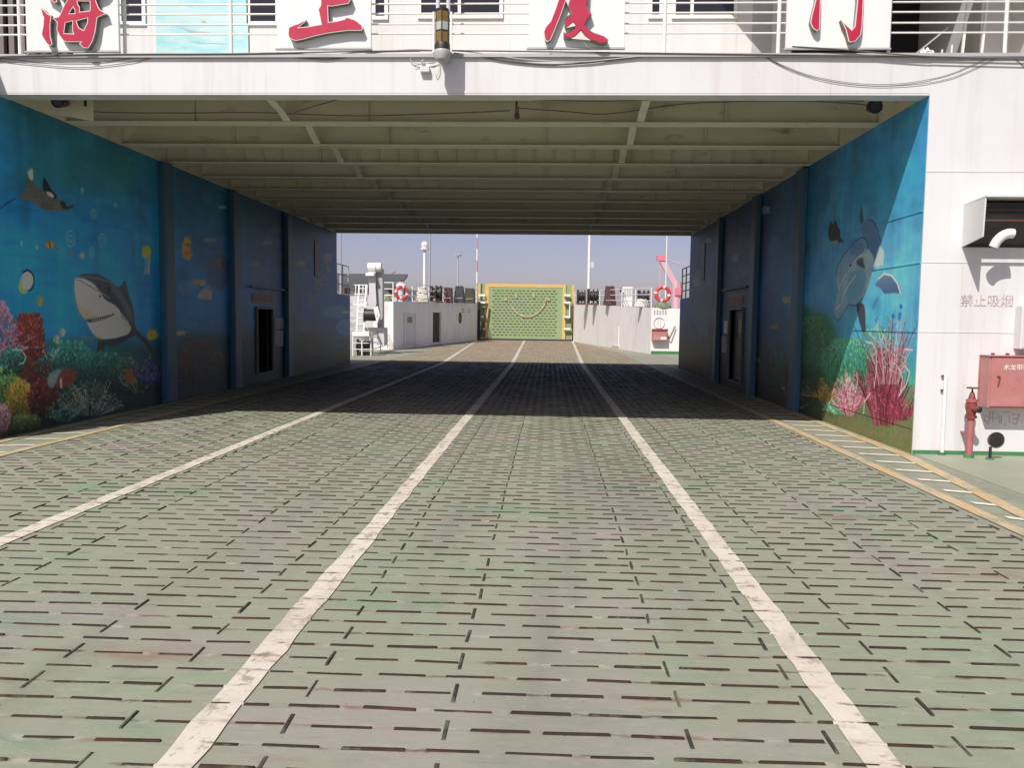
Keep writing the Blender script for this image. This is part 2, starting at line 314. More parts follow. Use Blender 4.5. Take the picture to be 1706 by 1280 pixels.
# lane lines and edge markings
for i, x in enumerate((-3.935, -1.347, 1.274)):
    m = MB(); wd = 0.074; n = 420; y0, y1 = -13, 66.2
    vs = []
    for k in range(n + 1):
        y = y0 + (y1 - y0) * k / n
        j1, j2 = rng.uniform(-.009, .009), rng.uniform(-.009, .009)
        xc = x + max(0, y - 31) * (-.048, -.016, .017)[i]
        vs += [(xc - wd + j1, y, 0.006), (xc + wd + j2, y, 0.006)]
    m.add(vs, [(2 * k, 2 * k + 1, 2 * k + 3, 2 * k + 2) for k in range(n)])
    m.build('lane_line', m_line, deck)
for x0, x1 in ((4.43, 4.58), (3.74, 3.87), (-7.08, -6.95), (-6.40, -6.27)):
    m = MB(); n = 120; vs = []
    for k in range(n + 1):
        y = -13 + 46 * k / n
        cut = -0.33 * max(0, (10.6 - y) / 3.0) if x0 > 4 and y < 10.6 else 0
        cut = max(cut, -0.9)
        vs += [(x0 + cut + rng.uniform(-.008, .008), y, 0.008), (x1 + cut + rng.uniform(-.008, .008), y, 0.008)]
    m.add(vs, [(2 * k, 2 * k + 1, 2 * k + 3, 2 * k + 2) for k in range(n)]).build('edge_line', m_yell, deck)
y = 5.4
while y < 31:
    cutr = 0.33 * max(0, (10.6 - y) / 3.0)
    MB().add([(3.95, y + .1, .0075), (4.42 - cutr * .8, y, .0075), (4.42 - cutr * .8, y + .095, .0075), (3.95, y + .195, .0075)], [(0, 1, 2, 3)]).build('hatch_stripe', m_hatch, deck)
    MB().add([(-6.83, y, .0075), (-6.42, y + .1, .0075), (-6.42, y + .175, .0075), (-6.83, y + .075, .0075)], [(0, 1, 2, 3)]).build('hatch_stripe', m_hatch, deck)
    y += 0.575

# anti-slip bars: welded flat bars in a running bond, with lengthwise rows between the plates
def bar_mesh(L, name, mt):
    m = MB(); h, a, b = (0.0095, 0.0095, 0.006) if name == 'lengthwise_bar' else (0.0082, 0.0100, 0.006)
    L2 = L / 2
    m.add([(-L2, -a, 0), (L2, -a, 0), (L2, a, 0), (-L2, a, 0), (-L2 + .006, -b, h), (L2 - .006, -b, h), (L2 - .006, b, h), (-L2 + .006, b, h)],
          [(4, 5, 6, 7), (0, 1, 5, 4), (1, 2, 6, 5), (2, 3, 7, 6), (3, 0, 4, 7)])
    me = bpy.data.meshes.new(name); me.from_pydata(m.v, [], m.f); me.materials.append(mt); return me
COLS = [-5.6, -4.98, -4.34, -3.79, -3.28, -2.3, -1.69, -1.03, -0.39, 0.58, 1.13, 1.64, 2.33, 3.02, 3.66]
bars = []
row = 0; y = 0.9
while y < 66:
    narrow = max(0, (y - 44) / 22)
    lo, hi = -6.2 + narrow * 1.2, 3.72 - narrow * 2.0
    cols = [cx for cx in COLS if lo - .1 < cx < hi + .1 and rng.random() > .03] if row % 2 == 0 else []
    x = lo + (0.158 if row % 2 else 0)
    while x < hi:
        if rng.random() > 0.03:
            L_ = 0.25 * rng.uniform(.84, 1.04); xa, xb = x - L_ / 2 + rng.uniform(-.012, .012), x + L_ / 2 + rng.uniform(-.012, .012)
            for cx in cols:                       # a crosswise bar stops short of a lengthwise one
                if xa - .018 < cx < xb + .018:
                    if cx - xa > xb - cx: xb = cx - .018
                    else: xa = cx + .018
            if xb - xa > .07:
                bars.append(((xa + xb) / 2, y + rng.uniform(-.006, .006), rng.gauss(0, .018), xb - xa, 0))
        x += 0.317
    for cx in cols:
        bars.append((cx + rng.uniform(-.008, .008), y + rng.uniform(-.01, .01), math.pi / 2 + rng.gauss(0, .02), 0.172 * rng.uniform(.85, 1.08), 1))
    y += 0.1668; row += 1
def seen(b):
    d = Vector((b[0], b[1], 0)) - EYE; zc_ = d.dot(fw)
    if zc_ < .3: return -1
    u, v = d.dot(rt) / zc_ * FPX, d.dot(up) / zc_ * FPX
    return zc_ if abs(u) < 853 and abs(v) < 640 else -1
order = sorted([b for b in bars if seen(b) > 0], key=seen)
near = set(id(b) for b in order[:300])
me_t = bar_mesh(0.25, 'anti_slip_bar', m_bar); me_l = bar_mesh(0.175, 'lengthwise_bar', m_barl)
for b in order[:300]:
    o = link('anti_slip_bar', me_l if b[4] else me_t, deck)
    o.location = (b[0], b[1], 0.0); o.rotation_euler = (0, 0, b[2]); o.scale = (b[3] / (0.175 if b[4] else 0.25), rng.uniform(.7, 1.05), rng.uniform(.35, 1.05))
far = MB()
for b in bars:
    if id(b) in near: continue
    far.mi = 2 if b[1] > 31.5 else b[4]; c, s = math.cos(b[2]), math.sin(b[2]); L2 = b[3] / 2; h, a, q = (0.0095, 0.0095, 0.006) if b[4] else (0.0082, 0.0100, 0.006)
    h *= rng.uniform(.35, 1.05); a *= rng.uniform(.7, 1.05); q = min(q, a * .7)
    pts = [(-L2, -a, 0), (L2, -a, 0), (L2, a, 0), (-L2, a, 0), (-L2 + .006, -q, h), (L2 - .006, -q, h), (L2 - .006, q, h), (-L2 + .006, q, h)]
    far.add([(b[0] + px * c - py * s, b[1] + px * s + py * c, pz) for px, py, pz in pts], [(4, 5, 6, 7), (0, 1, 5, 4), (1, 2, 6, 5), (2, 3, 7, 6), (3, 0, 4, 7)])
fo = far.build('anti_slip_bars', [m_bar, m_barl, m_bow_bar], deck); fo['kind'] = 'stuff'

# ================================================================== THE TWO PAINTED WALLS
def smooth_noise(h, w, gh, gw):
    g = nr.rand(gh + 2, gw + 2)
    yy = np.linspace(0, gh, h); xx = np.linspace(0, gw, w)
    y0 = yy.astype(int); x0 = xx.astype(int); fy = (yy - y0)[:, None]; fx = (xx - x0)[None]
    fy = fy * fy * (3 - 2 * fy); fx = fx * fx * (3 - 2 * fx)
    return (g[y0][:, x0] * (1 - fy) * (1 - fx) + g[y0 + 1][:, x0] * fy * (1 - fx) + g[y0][:, x0 + 1] * (1 - fy) * fx + g[y0 + 1][:, x0 + 1] * fy * fx)
def fbm(h, w, gh, gw, o=4):
    r = 0; a = 1; t = 0
    for _ in range(o):
        r = r + a * smooth_noise(h, w, gh, gw); t += a; a *= .55; gh *= 2; gw *= 2
    return r / t
def blur(m, r):
    for ax in (0, 1):
        if r < 1: break
        k = 2 * r + 1; p = np.pad(m, [(r + 1, r) if i == ax else (0, 0) for i in range(m.ndim)], mode='edge'); c = np.cumsum(p, axis=ax)
        n = m.shape[ax]
        m = (np.take(c, np.arange(k, k + n), axis=ax) - np.take(c, np.arange(0, n), axis=ax)) / k
    return m
class Mural:
    gain = 1.0
    """a painting in paint colours, dimmed for shade at the far end, laid out on the wall plane x = X in metres: y to the right, z up"""
    W, H = 2560, 576
    Y0, Y1, Z0, Z1 = 10.5, 30.5, 0.0, 4.5
    def __init__(s, X): s.X = X; s.img = np.zeros((s.H, s.W, 3))
    def m(s, y, z): return ((y - s.Y0) / (s.Y1 - s.Y0) * s.W, (z - s.Z0) / (s.Z1 - s.Z0) * s.H)
    def P(s, px, py):
        p = at_x(px, py, s.X); return s.m(p.y, p.z)
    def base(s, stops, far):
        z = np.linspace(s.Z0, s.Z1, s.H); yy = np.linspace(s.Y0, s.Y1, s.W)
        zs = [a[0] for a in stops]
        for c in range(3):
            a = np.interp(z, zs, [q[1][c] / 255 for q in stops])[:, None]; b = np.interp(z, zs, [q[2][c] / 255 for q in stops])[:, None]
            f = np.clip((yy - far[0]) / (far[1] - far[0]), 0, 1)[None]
            s.img[:, :, c] = a * (1 - f) + b * f * .8  # far colours dimmed, part of the covered deck's shade put into the paint
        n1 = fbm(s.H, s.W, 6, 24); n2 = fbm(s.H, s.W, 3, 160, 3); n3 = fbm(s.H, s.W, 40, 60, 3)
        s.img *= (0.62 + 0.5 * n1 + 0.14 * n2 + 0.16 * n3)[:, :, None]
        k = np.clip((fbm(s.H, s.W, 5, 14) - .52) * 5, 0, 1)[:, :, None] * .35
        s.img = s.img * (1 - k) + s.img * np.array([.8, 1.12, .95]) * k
    def poly(s, pts, c, a=1.0, soft=1, photo=True, tone=0.0, grad=None):
        q = np.array([s.P(*p) if photo else s.m(*p) for p in pts])
        for _ in range(2 if len(pts) > 5 else 0):      # round the outline off a little
            nx = np.roll(q, -1, 0); q = np.stack([.82 * q + .18 * nx, .18 * q + .82 * nx], 1).reshape(-1, 2)
        x0, y0 = np.floor(q.min(0) - 3 * soft - 2).astype(int); x1, y1 = np.ceil(q.max(0) + 3 * soft + 3).astype(int)
        x0, y0 = max(x0, 0), max(y0, 0); x1, y1 = min(x1, s.W), min(y1, s.H)
        if x1 <= x0 or y1 <= y0: return
        X, Y = np.meshgrid(np.arange(x0, x1) + .5, np.arange(y0, y1) + .5); ins = np.zeros(X.shape, bool)
        for i in range(len(q)):
            xa, ya = q[i]; xb, yb = q[i - 1]
            if ya == yb: continue
            ins ^= ((ya > Y) != (yb > Y)) & (X < (xb - xa) * (Y - ya) / (yb - ya) + xa)
        mk = blur(blur(ins.astype(float), soft), soft)[:, :, None] * a
        cc = np.array(c) / 255.0
        t = np.ones(X.shape + (1,)) * cc
        if grad is not None:
            f = np.clip((Y - q[:, 1].min()) / max(1, np.ptp(q[:, 1])), 0, 1)[:, :, None]
            t = t * f + np.array(grad) / 255.0 * (1 - f)
        if tone: t = t * (1 + tone * (2 * nr.rand(*X.shape)[:, :, None] - 1))
        s.img[y0:y1, x0:x1] = s.img[y0:y1, x0:x1] * (1 - mk) + t * mk
    def stroke(s, pts, c, wd=1.0, a=0.85):
        pts = np.array(pts, float); seg = np.hypot(*np.diff(pts, axis=0).T); L = seg.sum(); n = max(2, int(L * 1.3))
        t = np.linspace(0, 1, n); cum = np.concatenate([[0], np.cumsum(seg)]) / max(L, 1e-6)
        xs = np.interp(t, cum, pts[:, 0]); ys = np.interp(t, cum, pts[:, 1]); r = int(math.ceil(wd / 2))
        cc = np.array(c) / 255.0
        for dx in range(-r, r + 1):
            for dy in range(-r, r + 1):
                d = math.hypot(dx, dy); k = min(1, max(0, wd / 2 + .6 - d)) * a
                if k <= 0: continue
                xi = np.clip((xs + dx).astype(int), 0, s.W - 1); yi = np.clip((ys + dy).astype(int), 0, s.H - 1)
                s.img[yi, xi] = s.img[yi, xi] * (1 - k) + cc * k
    def pl(s, pts, c, wd=1.5, a=.85): s.stroke([s.P(*p) for p in pts], c, wd, a)
    def blob(s, px, py, rx, ry, c, a=.8, soft=5, n=22, rough=.18):
        s.poly([(px + rx * math.cos(t) * (1 + rng.uniform(-rough, rough)), py + ry * math.sin(t) * (1 + rng.uniform(-rough, rough))) for t in np.linspace(0, 2 * math.pi, n, endpoint=False)], c, a, soft, tone=.25)
    def fan(s, px, py, w_, h_, cols, n=60, spread=.8, wd=1.6, twig=6, curl=.25):
        """a painted coral or weed: stems fanning up from its foot (photograph pixels), brushed with short twigs"""
        for i in range(n):
            f = rng.uniform(-1, 1); bx = px + f * w_ * .35; L = h_ * rng.uniform(.45, 1.0) * (1 - .35 * f * f); an = f * spread + rng.gauss(0, .12)
            pts = []; x, y = bx, py; st = 7
            for k in range(st + 1):
                pts.append((x, y)); x += math.sin(an) * L / st; y -= math.cos(an) * L / st; an += rng.gauss(0, curl)
            q = [s.P(*p) for p in pts]; c = np.array(rng.choice(cols)); c = c * rng.uniform(.55, 1.1)
            s.stroke(q, c, wd, .8)
            for k in range(2, st + 1):
                for _ in range(rng.randint(0, twig)):
                    a2 = rng.uniform(-1.2, 1.2); l2 = h_ * rng.uniform(.03, .11); p0 = pts[k]
                    s.stroke([s.P(*p0), s.P(p0[0] + math.sin(a2) * l2, p0[1] - math.cos(a2) * l2)], np.minimum(255, c * rng.uniform(.8, 1.7) + 12), 1.2, .75)
    def dabs(s, px, py, w_, h_, cols, n=500, r=1.5):
        """a bushy painted coral: brush dabs that fill a rounded clump standing on (px, py), dark first and light tips last"""
        pts = []
        for _ in range(n):
            t_ = rng.random() ** .7; f = rng.uniform(-1, 1) * math.sqrt(max(0, 1 - (t_ * .95) ** 2.4)) * (1 + .25 * math.sin(7 * t_ + px))
            pts.append((t_ + rng.gauss(0, .08), f, t_))
        pts.sort()
        for key, f, t_ in pts:
            c = np.array(rng.choice(cols)) * (.30 + .75 * max(0, min(1, t_)) ** .8) * rng.uniform(.7, 1.2)
            if rng.random() < .10 + .12 * t_: c = c * 1.35 + 18
            x, y = px + f * w_ / 2, py - t_ * h_; q = s.P(x, y); a_ = rng.gauss(f * .6, .5); l_ = rng.uniform(2, 6)
            s.stroke([q, (q[0] + math.sin(a_) * l_, q[1] + math.cos(a_) * l_)], np.minimum(235, c), r * rng.uniform(.7, 1.4), rng.uniform(.55, .9))
    def finish(s, name):
        im = bpy.data.images.new(name, s.W, s.H, float_buffer=True); v = np.clip(s.img, 0, 1)
        v = np.where(v <= .04045, v / 12.92, ((v + .055) / 1.055) ** 2.4); v = np.clip(v * s.gain, .002, .8)
        px = np.ones((s.H, s.W, 4), np.float32); px[:, :, :3] = v; im.pixels.foreach_set(px.ravel()); im.update(); im.pack()
        m = bpy.data.materials.new(name); m.use_nodes = True; t = m.node_tree; n = t.nodes; p = n['Principled BSDF']; p.inputs['Roughness'].default_value = .5; p.inputs['Specular IOR Level'].default_value = .3
        tc = n.new('ShaderNodeTexCoord'); sx = n.new('ShaderNodeSeparateXYZ'); t.links.new(tc.outputs['Object'], sx.inputs[0])
        cb = n.new('ShaderNodeCombineXYZ')
        for k, (out, a, b) in enumerate((('Y', s.Y0, s.Y1), ('Z', s.Z0, s.Z1))):
            mr = n.new('ShaderNodeMapRange'); mr.clamp = False; mr.inputs[1].default_value = a; mr.inputs[2].default_value = b; t.links.new(sx.outputs[out], mr.inputs[0]); t.links.new(mr.outputs[0], cb.inputs[k])
        ti = n.new('ShaderNodeTexImage'); ti.image = im; ti.extension = 'EXTEND'; t.links.new(cb.outputs[0], ti.inputs[0])
        # dirt and rust runs over the paint
        mp = n.new('ShaderNodeMapping'); mp.inputs['Scale'].default_value = (1, 4, .5); t.links.new(tc.outputs['Object'], mp.inputs[0])
        nz = n.new('ShaderNodeTexNoise'); nz.inputs['Scale'].default_value = 1; nz.inputs['Detail'].default_value = 6; t.links.new(mp.outputs[0], nz.inputs['Vector'])
        mr = n.new('ShaderNodeMapRange'); mr.inputs[1].default_value = .58; mr.inputs[2].default_value = .8; mr.inputs[4].default_value = .35; t.links.new(nz.outputs['Fac'], mr.inputs[0])
        mx = n.new('ShaderNodeMix'); mx.data_type = 'RGBA'; mx.inputs[7].default_value = (.10, .15, .17, 1); t.links.new(mr.outputs[0], mx.inputs[0]); t.links.new(ti.outputs['Color'], mx.inputs[6]); t.links.new(mx.outputs[2], p.inputs['Base Color'])
        n2 = n.new('ShaderNodeTexNoise'); n2.inputs['Scale'].default_value = 2.2; t.links.new(tc.outputs['Object'], n2.inputs['Vector'])
        b = n.new('ShaderNodeBump'); b.inputs['Strength'].default_value = .2; b.inputs['Distance'].default_value = .03; t.links.new(n2.outputs['Fac'], b.inputs['Height']); t.links.new(b.outputs[0], p.inputs['Normal'])
        return m

def C5(x, y): return (x / 3.063, 322 + y / 3.063)
def CB(x, y): return (x / 5.687, 240 + y / 5.687)
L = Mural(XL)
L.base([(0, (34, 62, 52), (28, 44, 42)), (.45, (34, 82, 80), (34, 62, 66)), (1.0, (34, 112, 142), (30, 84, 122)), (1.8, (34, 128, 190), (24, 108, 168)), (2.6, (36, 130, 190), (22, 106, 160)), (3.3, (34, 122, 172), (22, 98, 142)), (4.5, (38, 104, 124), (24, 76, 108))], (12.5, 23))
L.blob(20, 420, 60, 60, (40, 150, 215), .5, 12); L.blob(90, 500, 90, 60, (35, 140, 205), .4, 14); L.blob(130, 290, 110, 40, (40, 105, 105), .5, 14)
for _ in range(90):
    x0 = rng.uniform(0, 600); y0 = rng.uniform(250, 560)
    L.blob(x0, y0, rng.uniform(6, 24), rng.uniform(2, 6), rng.choice([(50, 150, 205), (25, 90, 150), (60, 120, 160), (40, 85, 120)]), .28, 3)
# manta ray
L.poly([CB(*p) for p in [(130, 515), (190, 500), (235, 520), (330, 560), (400, 615), (500, 635), (630, 630), (700, 590), (710, 570), (660, 575), (640, 600), (600, 535), (540, 520), (480, 440), (400, 430), (330, 400), (315, 230), (290, 225), (250, 270), (240, 430), (225, 480), (200, 435), (190, 485)]], (74, 78, 80), 1, 1, tone=.2, grad=(92, 94, 90))
L.poly([CB(*p) for p in [(400, 430), (410, 318), (435, 330), (470, 400), (490, 440), (545, 490), (520, 520), (470, 500)]], (28, 32, 42), 1, 1)
L.poly([CB(*p) for p in [(430, 450), (480, 455), (515, 490), (500, 510), (460, 490)]], (200, 205, 200), .95, 1)
L.poly([CB(*p) for p in [(255, 265), (295, 228), (312, 235), (318, 330), (300, 350), (280, 330)]], (170, 190, 170), .9, 1)
L.poly([CB(*p) for p in [(560, 545), (600, 535), (640, 600), (700, 575), (705, 592), (640, 620), (600, 615)]], (35, 42, 46), .95, 1)
L.pl([CB(150, 512), CB(80, 550), CB(0, 610)], (30, 60, 80), 2)
for k in range(6): L.pl([CB(400 + k * 18, 550 + k * 4), CB(395 + k * 18, 600 + k * 4)], (45, 48, 48), 1.5)
# bubbles
for x, y, rx, ry in [(668, 895, 42, 75), (966, 912, 32, 60), (888, 662, 24, 45), (868, 1030, 22, 50), (780, 435, 15, 18), (1095, 580, 16, 20), (350, 975, 10, 18), (205, 940, 10, 22)]:
    for rr in (1, .45):
        L.pl([CB(x + rx * rr * math.cos(t), y + ry * rr * math.sin(t)) for t in np.linspace(0, 6.3, 24)], (135, 180, 190), 1.6, .6)
# small fish and jellyfish
L.poly([CB(*p) for p in [(425, 955), (445, 925), (490, 915), (515, 945), (500, 985), (455, 990)]], (205, 130, 30), 1, 1, tone=.3)
L.pl([CB(470, 920), CB(475, 985)], (30, 40, 40), 3); L.poly([CB(*p) for p in [(510, 960), (560, 975), (570, 1010), (520, 1000)]], (90, 110, 70), .8, 1)
for p, c in [((680, 1040), (120, 110, 110)), ((780, 1055), (165, 155, 150))]: L.blob(*CB(*p), 5, 5, c, .8, 1)
L.poly([CB(*p) for p in [(1340, 1050), (1350, 980), (1390, 955), (1425, 985), (1430, 1050), (1405, 1075), (1365, 1075)]], (185, 175, 60), .95, 1, tone=.25)
for k in range(5): L.pl([CB(1370 + k * 13, 1070), CB(1380 + k * 10 + 10 * math.sin(k), 1140), CB(1365 + k * 14, 1230)], (180, 195, 170), 2.2, .7)
L.poly([C5(*p) for p in [(118, 410), (140, 395), (165, 415), (172, 450), (155, 490), (125, 495), (105, 470), (108, 430)]], (190, 188, 170), 1, 1)
L.pl([C5(139 + 35 * math.sin(t), 447 - 53 * math.cos(t)) for t in np.linspace(-.7, 2.9, 20)], (20, 25, 30), 2.6)
L.poly([C5(*p) for p in [(100, 430), (95, 490), (115, 515), (145, 500), (120, 495), (105, 470)]], (190, 190, 40), .95, 1)
L.blob(*C5(205, 550), 5, 9, (170, 140, 40), .8, 1)
L.poly([C5(*p) for p in [(930, 250), (945, 222), (970, 225), (978, 260), (970, 285), (985, 310), (965, 345), (935, 330), (928, 290)]], (215, 150, 50), 1, 1, tone=.3)
L.blob(*C5(960, 265), 5, 3, (120, 90, 90), .8, 1); L.blob(*C5(955, 305), 6, 4, (205, 100, 40), .8, 1)
L.poly([C5(*p) for p in [(1005, 535), (1020, 500), (1050, 485), (1080, 510), (1085, 545)]], (200, 165, 165), .85, 2, tone=.3); L.blob(*C5(1035, 463), 5, 3, (205, 180, 190), .8, 1)
L.poly([C5(*p) for p in [(1105, 330), (1125, 330), (1128, 380), (1115, 385)]], (190, 120, 70), .8, 1); L.blob(*C5(1110, 400), 22, 30, (95, 60, 70), .45, 4)
# shark
L.poly([C5(*p) for p in [(378, 432), (420, 410), (500, 410), (560, 440), (602, 482), (622, 468), (637, 430), (652, 500), (682, 590), (690, 690), (740, 738), (768, 770), (786, 822), (758, 800), (720, 745), (684, 722), (600, 780), (560, 787), (535, 770), (520, 860), (505, 884), (493, 830), (500, 742), (460, 705), (440, 650), (410, 620), (385, 545)]], (66, 76, 82), 1, 1, tone=.12, grad=(38, 44, 50))
L.poly([C5(*p) for p in [(560, 445), (602, 482), (655, 560), (685, 650), (668, 660), (620, 560), (575, 500)]], (95, 108, 112), .6, 3)
L.poly([C5(*p) for p in [(383, 430), (430, 436), (478, 462), (508, 500), (535, 545), (590, 572), (645, 640), (674, 692), (652, 722), (580, 742), (502, 746), (462, 700), (442, 650), (410, 618), (386, 542), (379, 470)]], (232, 228, 214), 1, 1, tone=.06, grad=(188, 188, 172))
L.poly([C5(*p) for p in [(440, 655), (520, 655), (600, 640), (668, 690), (640, 720), (500, 744), (462, 700)]], (215, 220, 205), .6, 3)
L.poly([C5(*p) for p in [(385, 545), (410, 618), (440, 648), (520, 630), (480, 600), (420, 580)]], (150, 140, 125), .5, 4)
for k in range(24): L.pl([C5(390 + k * 6 + rng.uniform(-4, 4), 440 + k * 3.2), C5(420 + k * 6, 446 + k * 3.4 + rng.uniform(0, 12))], rng.choice([(80, 75, 80), (150, 145, 140)]), 1.3, .7)
L.pl([C5(440, 648), C5(480, 642), C5(540, 630), C5(582, 618)], (52, 46, 44), 2.4, .8)
L.poly([C5(*p) for p in [(442, 650), (480, 640), (540, 626), (584, 612), (578, 624), (540, 642), (490, 656), (455, 662)]], (58, 40, 40), .9, 0)
for k in range(12): L.pl([C5(470 + k * 9, 640 - k * 2), C5(474 + k * 9, 655 - k * 2)], (225, 220, 210), 1.6)
for k in range(12): L.pl([C5(466 + k * 9, 640 - k * 2), C5(470 + k * 9, 652 - k * 2)], (35, 30, 30), 1.2)
L.blob(*C5(511, 526), 1.8, 2.2, (20, 20, 22), 1, 0); L.blob(*C5(555, 495), 3, 6, (40, 44, 50), .8, 1)
for k in range(3): L.pl([C5(610 + k * 10, 590 + k * 8), C5(625 + k * 10, 640 + k * 6)], (50, 56, 60), 2)
# reef
L.poly([(-5, 640), (40, 600), (90, 590), (150, 600), (215, 575), (290, 560), (420, 560), (560, 550), (560, 640), (300, 700), (0, 750)], (34, 58, 56), .75, 14, tone=.3)
for cx, cy, rx, ry, c in [(45, 585, 30, 50, (96, 45, 40)), (105, 590, 45, 30, (38, 95, 90)), (70, 640, 28, 36, (70, 30, 34)), (20, 650, 26, 30, (50, 90, 50)), (200, 600, 40, 25, (34, 84, 84)), (330, 600, 40, 40, (55, 60, 55))]:
    L.blob(cx, cy, rx, ry, c, .75, 7)
L.dabs(50, 690, 84, 165, [(140, 62, 48), (110, 45, 40), (150, 80, 62), (90, 38, 38)], 2600, 1.8)
L.dabs(-2, 610, 62, 105, [(190, 130, 155), (160, 100, 130), (205, 155, 172)], 1100, 1.8); L.fan(4, 600, 24, 84, [(190, 140, 160), (150, 100, 125)], 26, 1.0, 1.4, 4)
L.dabs(118, 640, 110, 70, [(60, 130, 125), (70, 145, 125), (45, 105, 110)], 1500, 1.8); L.fan(84, 600, 16, 34, [(110, 155, 150)], 10, .7, 1.6, 2)
L.dabs(170, 650, 100, 62, [(50, 112, 105), (60, 120, 90), (40, 92, 96)], 1300, 1.8)
L.dabs(10, 690, 52, 78, [(105, 150, 85), (130, 165, 95), (80, 130, 80)], 1100, 1.8)
L.dabs(34, 710, 46, 74, [(165, 150, 62), (150, 125, 55), (175, 105, 48), (120, 120, 60)], 1200, 1.8)
L.dabs(72, 712, 52, 80, [(95, 42, 44), (75, 32, 36), (110, 55, 55)], 1100, 1.7)
L.dabs(2, 738, 34, 62, [(140, 100, 110), (165, 125, 130)], 600, 1.7)
L.dabs(45, 728, 60, 34, [(70, 100, 60), (95, 105, 55), (60, 80, 60)], 700, 1.6)
L.dabs(22, 628, 44, 46, [(60, 135, 120), (45, 110, 105)], 500, 1.7)
L.poly([C5(*p) for p in [(250, 960), (280, 910), (330, 895), (390, 900), (395, 950), (350, 990), (300, 1000)]], (120, 60, 52), .85, 3, tone=.3)
L.poly([C5(*p) for p in [(240, 940), (270, 905), (320, 895), (300, 930), (270, 1000), (245, 980)]], (110, 160, 160), .75, 2, tone=.3)
L.poly([C5(*p) for p in [(305, 950), (315, 945), (318, 1000), (308, 990)]], (225, 190, 175), .9, 1)
L.dabs(150, 698, 110, 60, [(60, 84, 74), (48, 70, 66)], 1100, 1.6)
L.fan(148, 692, 56, 66, [(120, 132, 115), (96, 112, 100)], 64, 1.1, 1.4, 3, .1); L.fan(108, 702, 36, 44, [(62, 105, 92), (80, 118, 105)], 26, .9, 1.4, 3)
L.dabs(212, 664, 70, 66, [(60, 96, 84), (50, 84, 80), (86, 96, 62)], 1000, 1.7); L.fan(230, 655, 24, 74, [(112, 118, 92)], 20, .4, 1.6, 2)
L.dabs(255, 662, 50, 60, [(58, 54, 92), (50, 52, 80), (70, 70, 80)], 600, 1.6)
L.blob(*C5(662, 935), 8, 14, (150, 80, 40), .8, 2); L.blob(*C5(778, 720), 9, 10, (190, 150, 40), .85, 2); L.fan(250, 640, 20, 50, [(75, 65, 130), (60, 60, 105)], 40, .8, 1.6, 4)
for x, y in [(290, 745), (320, 710)]:
    L.blob(*C5(x, y), 5, 7, (190, 190, 150), .8, 1); L.pl([C5(x - 8, y - 12), C5(x - 6, y + 14)], (170, 90, 40), 2)
L.pl([C5(*p) for p in [(60, 800), (110, 800), (132, 835), (120, 870), (100, 872)]], (190, 190, 190), 2, .7)
for i in range(12):
    L.dabs(285 + i * 26, 652 - i * 4.5, rng.uniform(30, 54), rng.uniform(40, 95), rng.choice([[(105, 48, 48), (80, 38, 42)], [(58, 80, 60), (80, 84, 54)], [(54, 58, 82), (74, 70, 88)], [(84, 72, 52)]]), 420, 1.7)
for i in range(40):
    x = rng.uniform(400, 585); yy = rng.uniform(430, 560); L.pl([(x, yy), (x + rng.uniform(-2, 2), yy + rng.uniform(12, 40))], rng.choice([(120, 125, 130), (95, 90, 85), (120, 130, 120)]), 1.6, .2)
for x, y in [(520, 495), (533, 470), (545, 450)]: L.fan(x, y + 18, 8, 40, [(150, 140, 110)], 10, .3, 1.6, 1)
for i in range(90):
    x = rng.uniform(300, 560); yy = rng.uniform(380, 600); L.pl([(x, yy), (x + rng.uniform(-1, 1), yy + rng.uniform(10, 45))], rng.choice([(150, 155, 160), (110, 105, 95), (60, 100, 130), (130, 120, 100)]), 1.5, .18)
for px, py, c in ((345, 330, (60, 120, 160)), (440, 400, (70, 100, 140)), (430, 455, (110, 110, 120)), (560, 520, (60, 140, 150)), (575, 545, (90, 150, 170)), (508, 545, (120, 100, 80)), (310, 480, (90, 130, 170))):
    L.blob(px, py, rng.uniform(8, 20), rng.uniform(6, 14), c, .5, 3)
L.poly([C5(*p) for p in [(1030, 500), (1060, 470), (1090, 500), (1080, 520)]], (190, 170, 175), .6, 2)
for px, py, w_, h_, c in ((330, 470, 14, 9, (190, 150, 60)), (445, 405, 10, 6, (170, 150, 150)), (425, 440, 9, 6, (190, 120, 60)), (350, 400, 12, 8, (120, 160, 170)), (500, 440, 9, 12, (150, 150, 110)), (545, 430, 8, 16, (160, 110, 120)), (300, 555, 10, 8, (200, 170, 90)), (575, 520, 6, 5, (190, 190, 90)), (370, 345, 8, 6, (150, 190, 190))):
    L.poly([(px - w_, py), (px - w_ * .3, py - h_ * .6), (px + w_ * .5, py - h_ * .4), (px + w_, py - h_ * .5), (px + w_ * .8, py), (px + w_, py + h_ * .5), (px + w_ * .5, py + h_ * .3), (px - w_ * .3, py + h_ * .6)], c, .7, 1, tone=.3)
# the shark's modelling: shaded flank, under-jaw and snout
L.blob(*C5(660, 640), 12, 22, (92, 98, 98), .35, 5); L.blob(*C5(470, 740), 22, 5, (120, 122, 116), .5, 4); L.blob(*C5(395, 520), 4, 26, (150, 148, 140), .5, 3); L.blob(*C5(430, 600), 12, 9, (160, 140, 110), .35, 4); L.blob(*C5(470, 640), 16, 4, (128, 124, 116), .6, 3); L.blob(*C5(560, 680), 26, 9, (238, 236, 224), .4, 5)
L.pl([C5(p, 425 + (p - 400) ** 2 * .0011) for p in range(395, 600, 12)], (120, 128, 130), 2, .5)
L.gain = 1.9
m_muralL = L.finish('left_mural_paint')

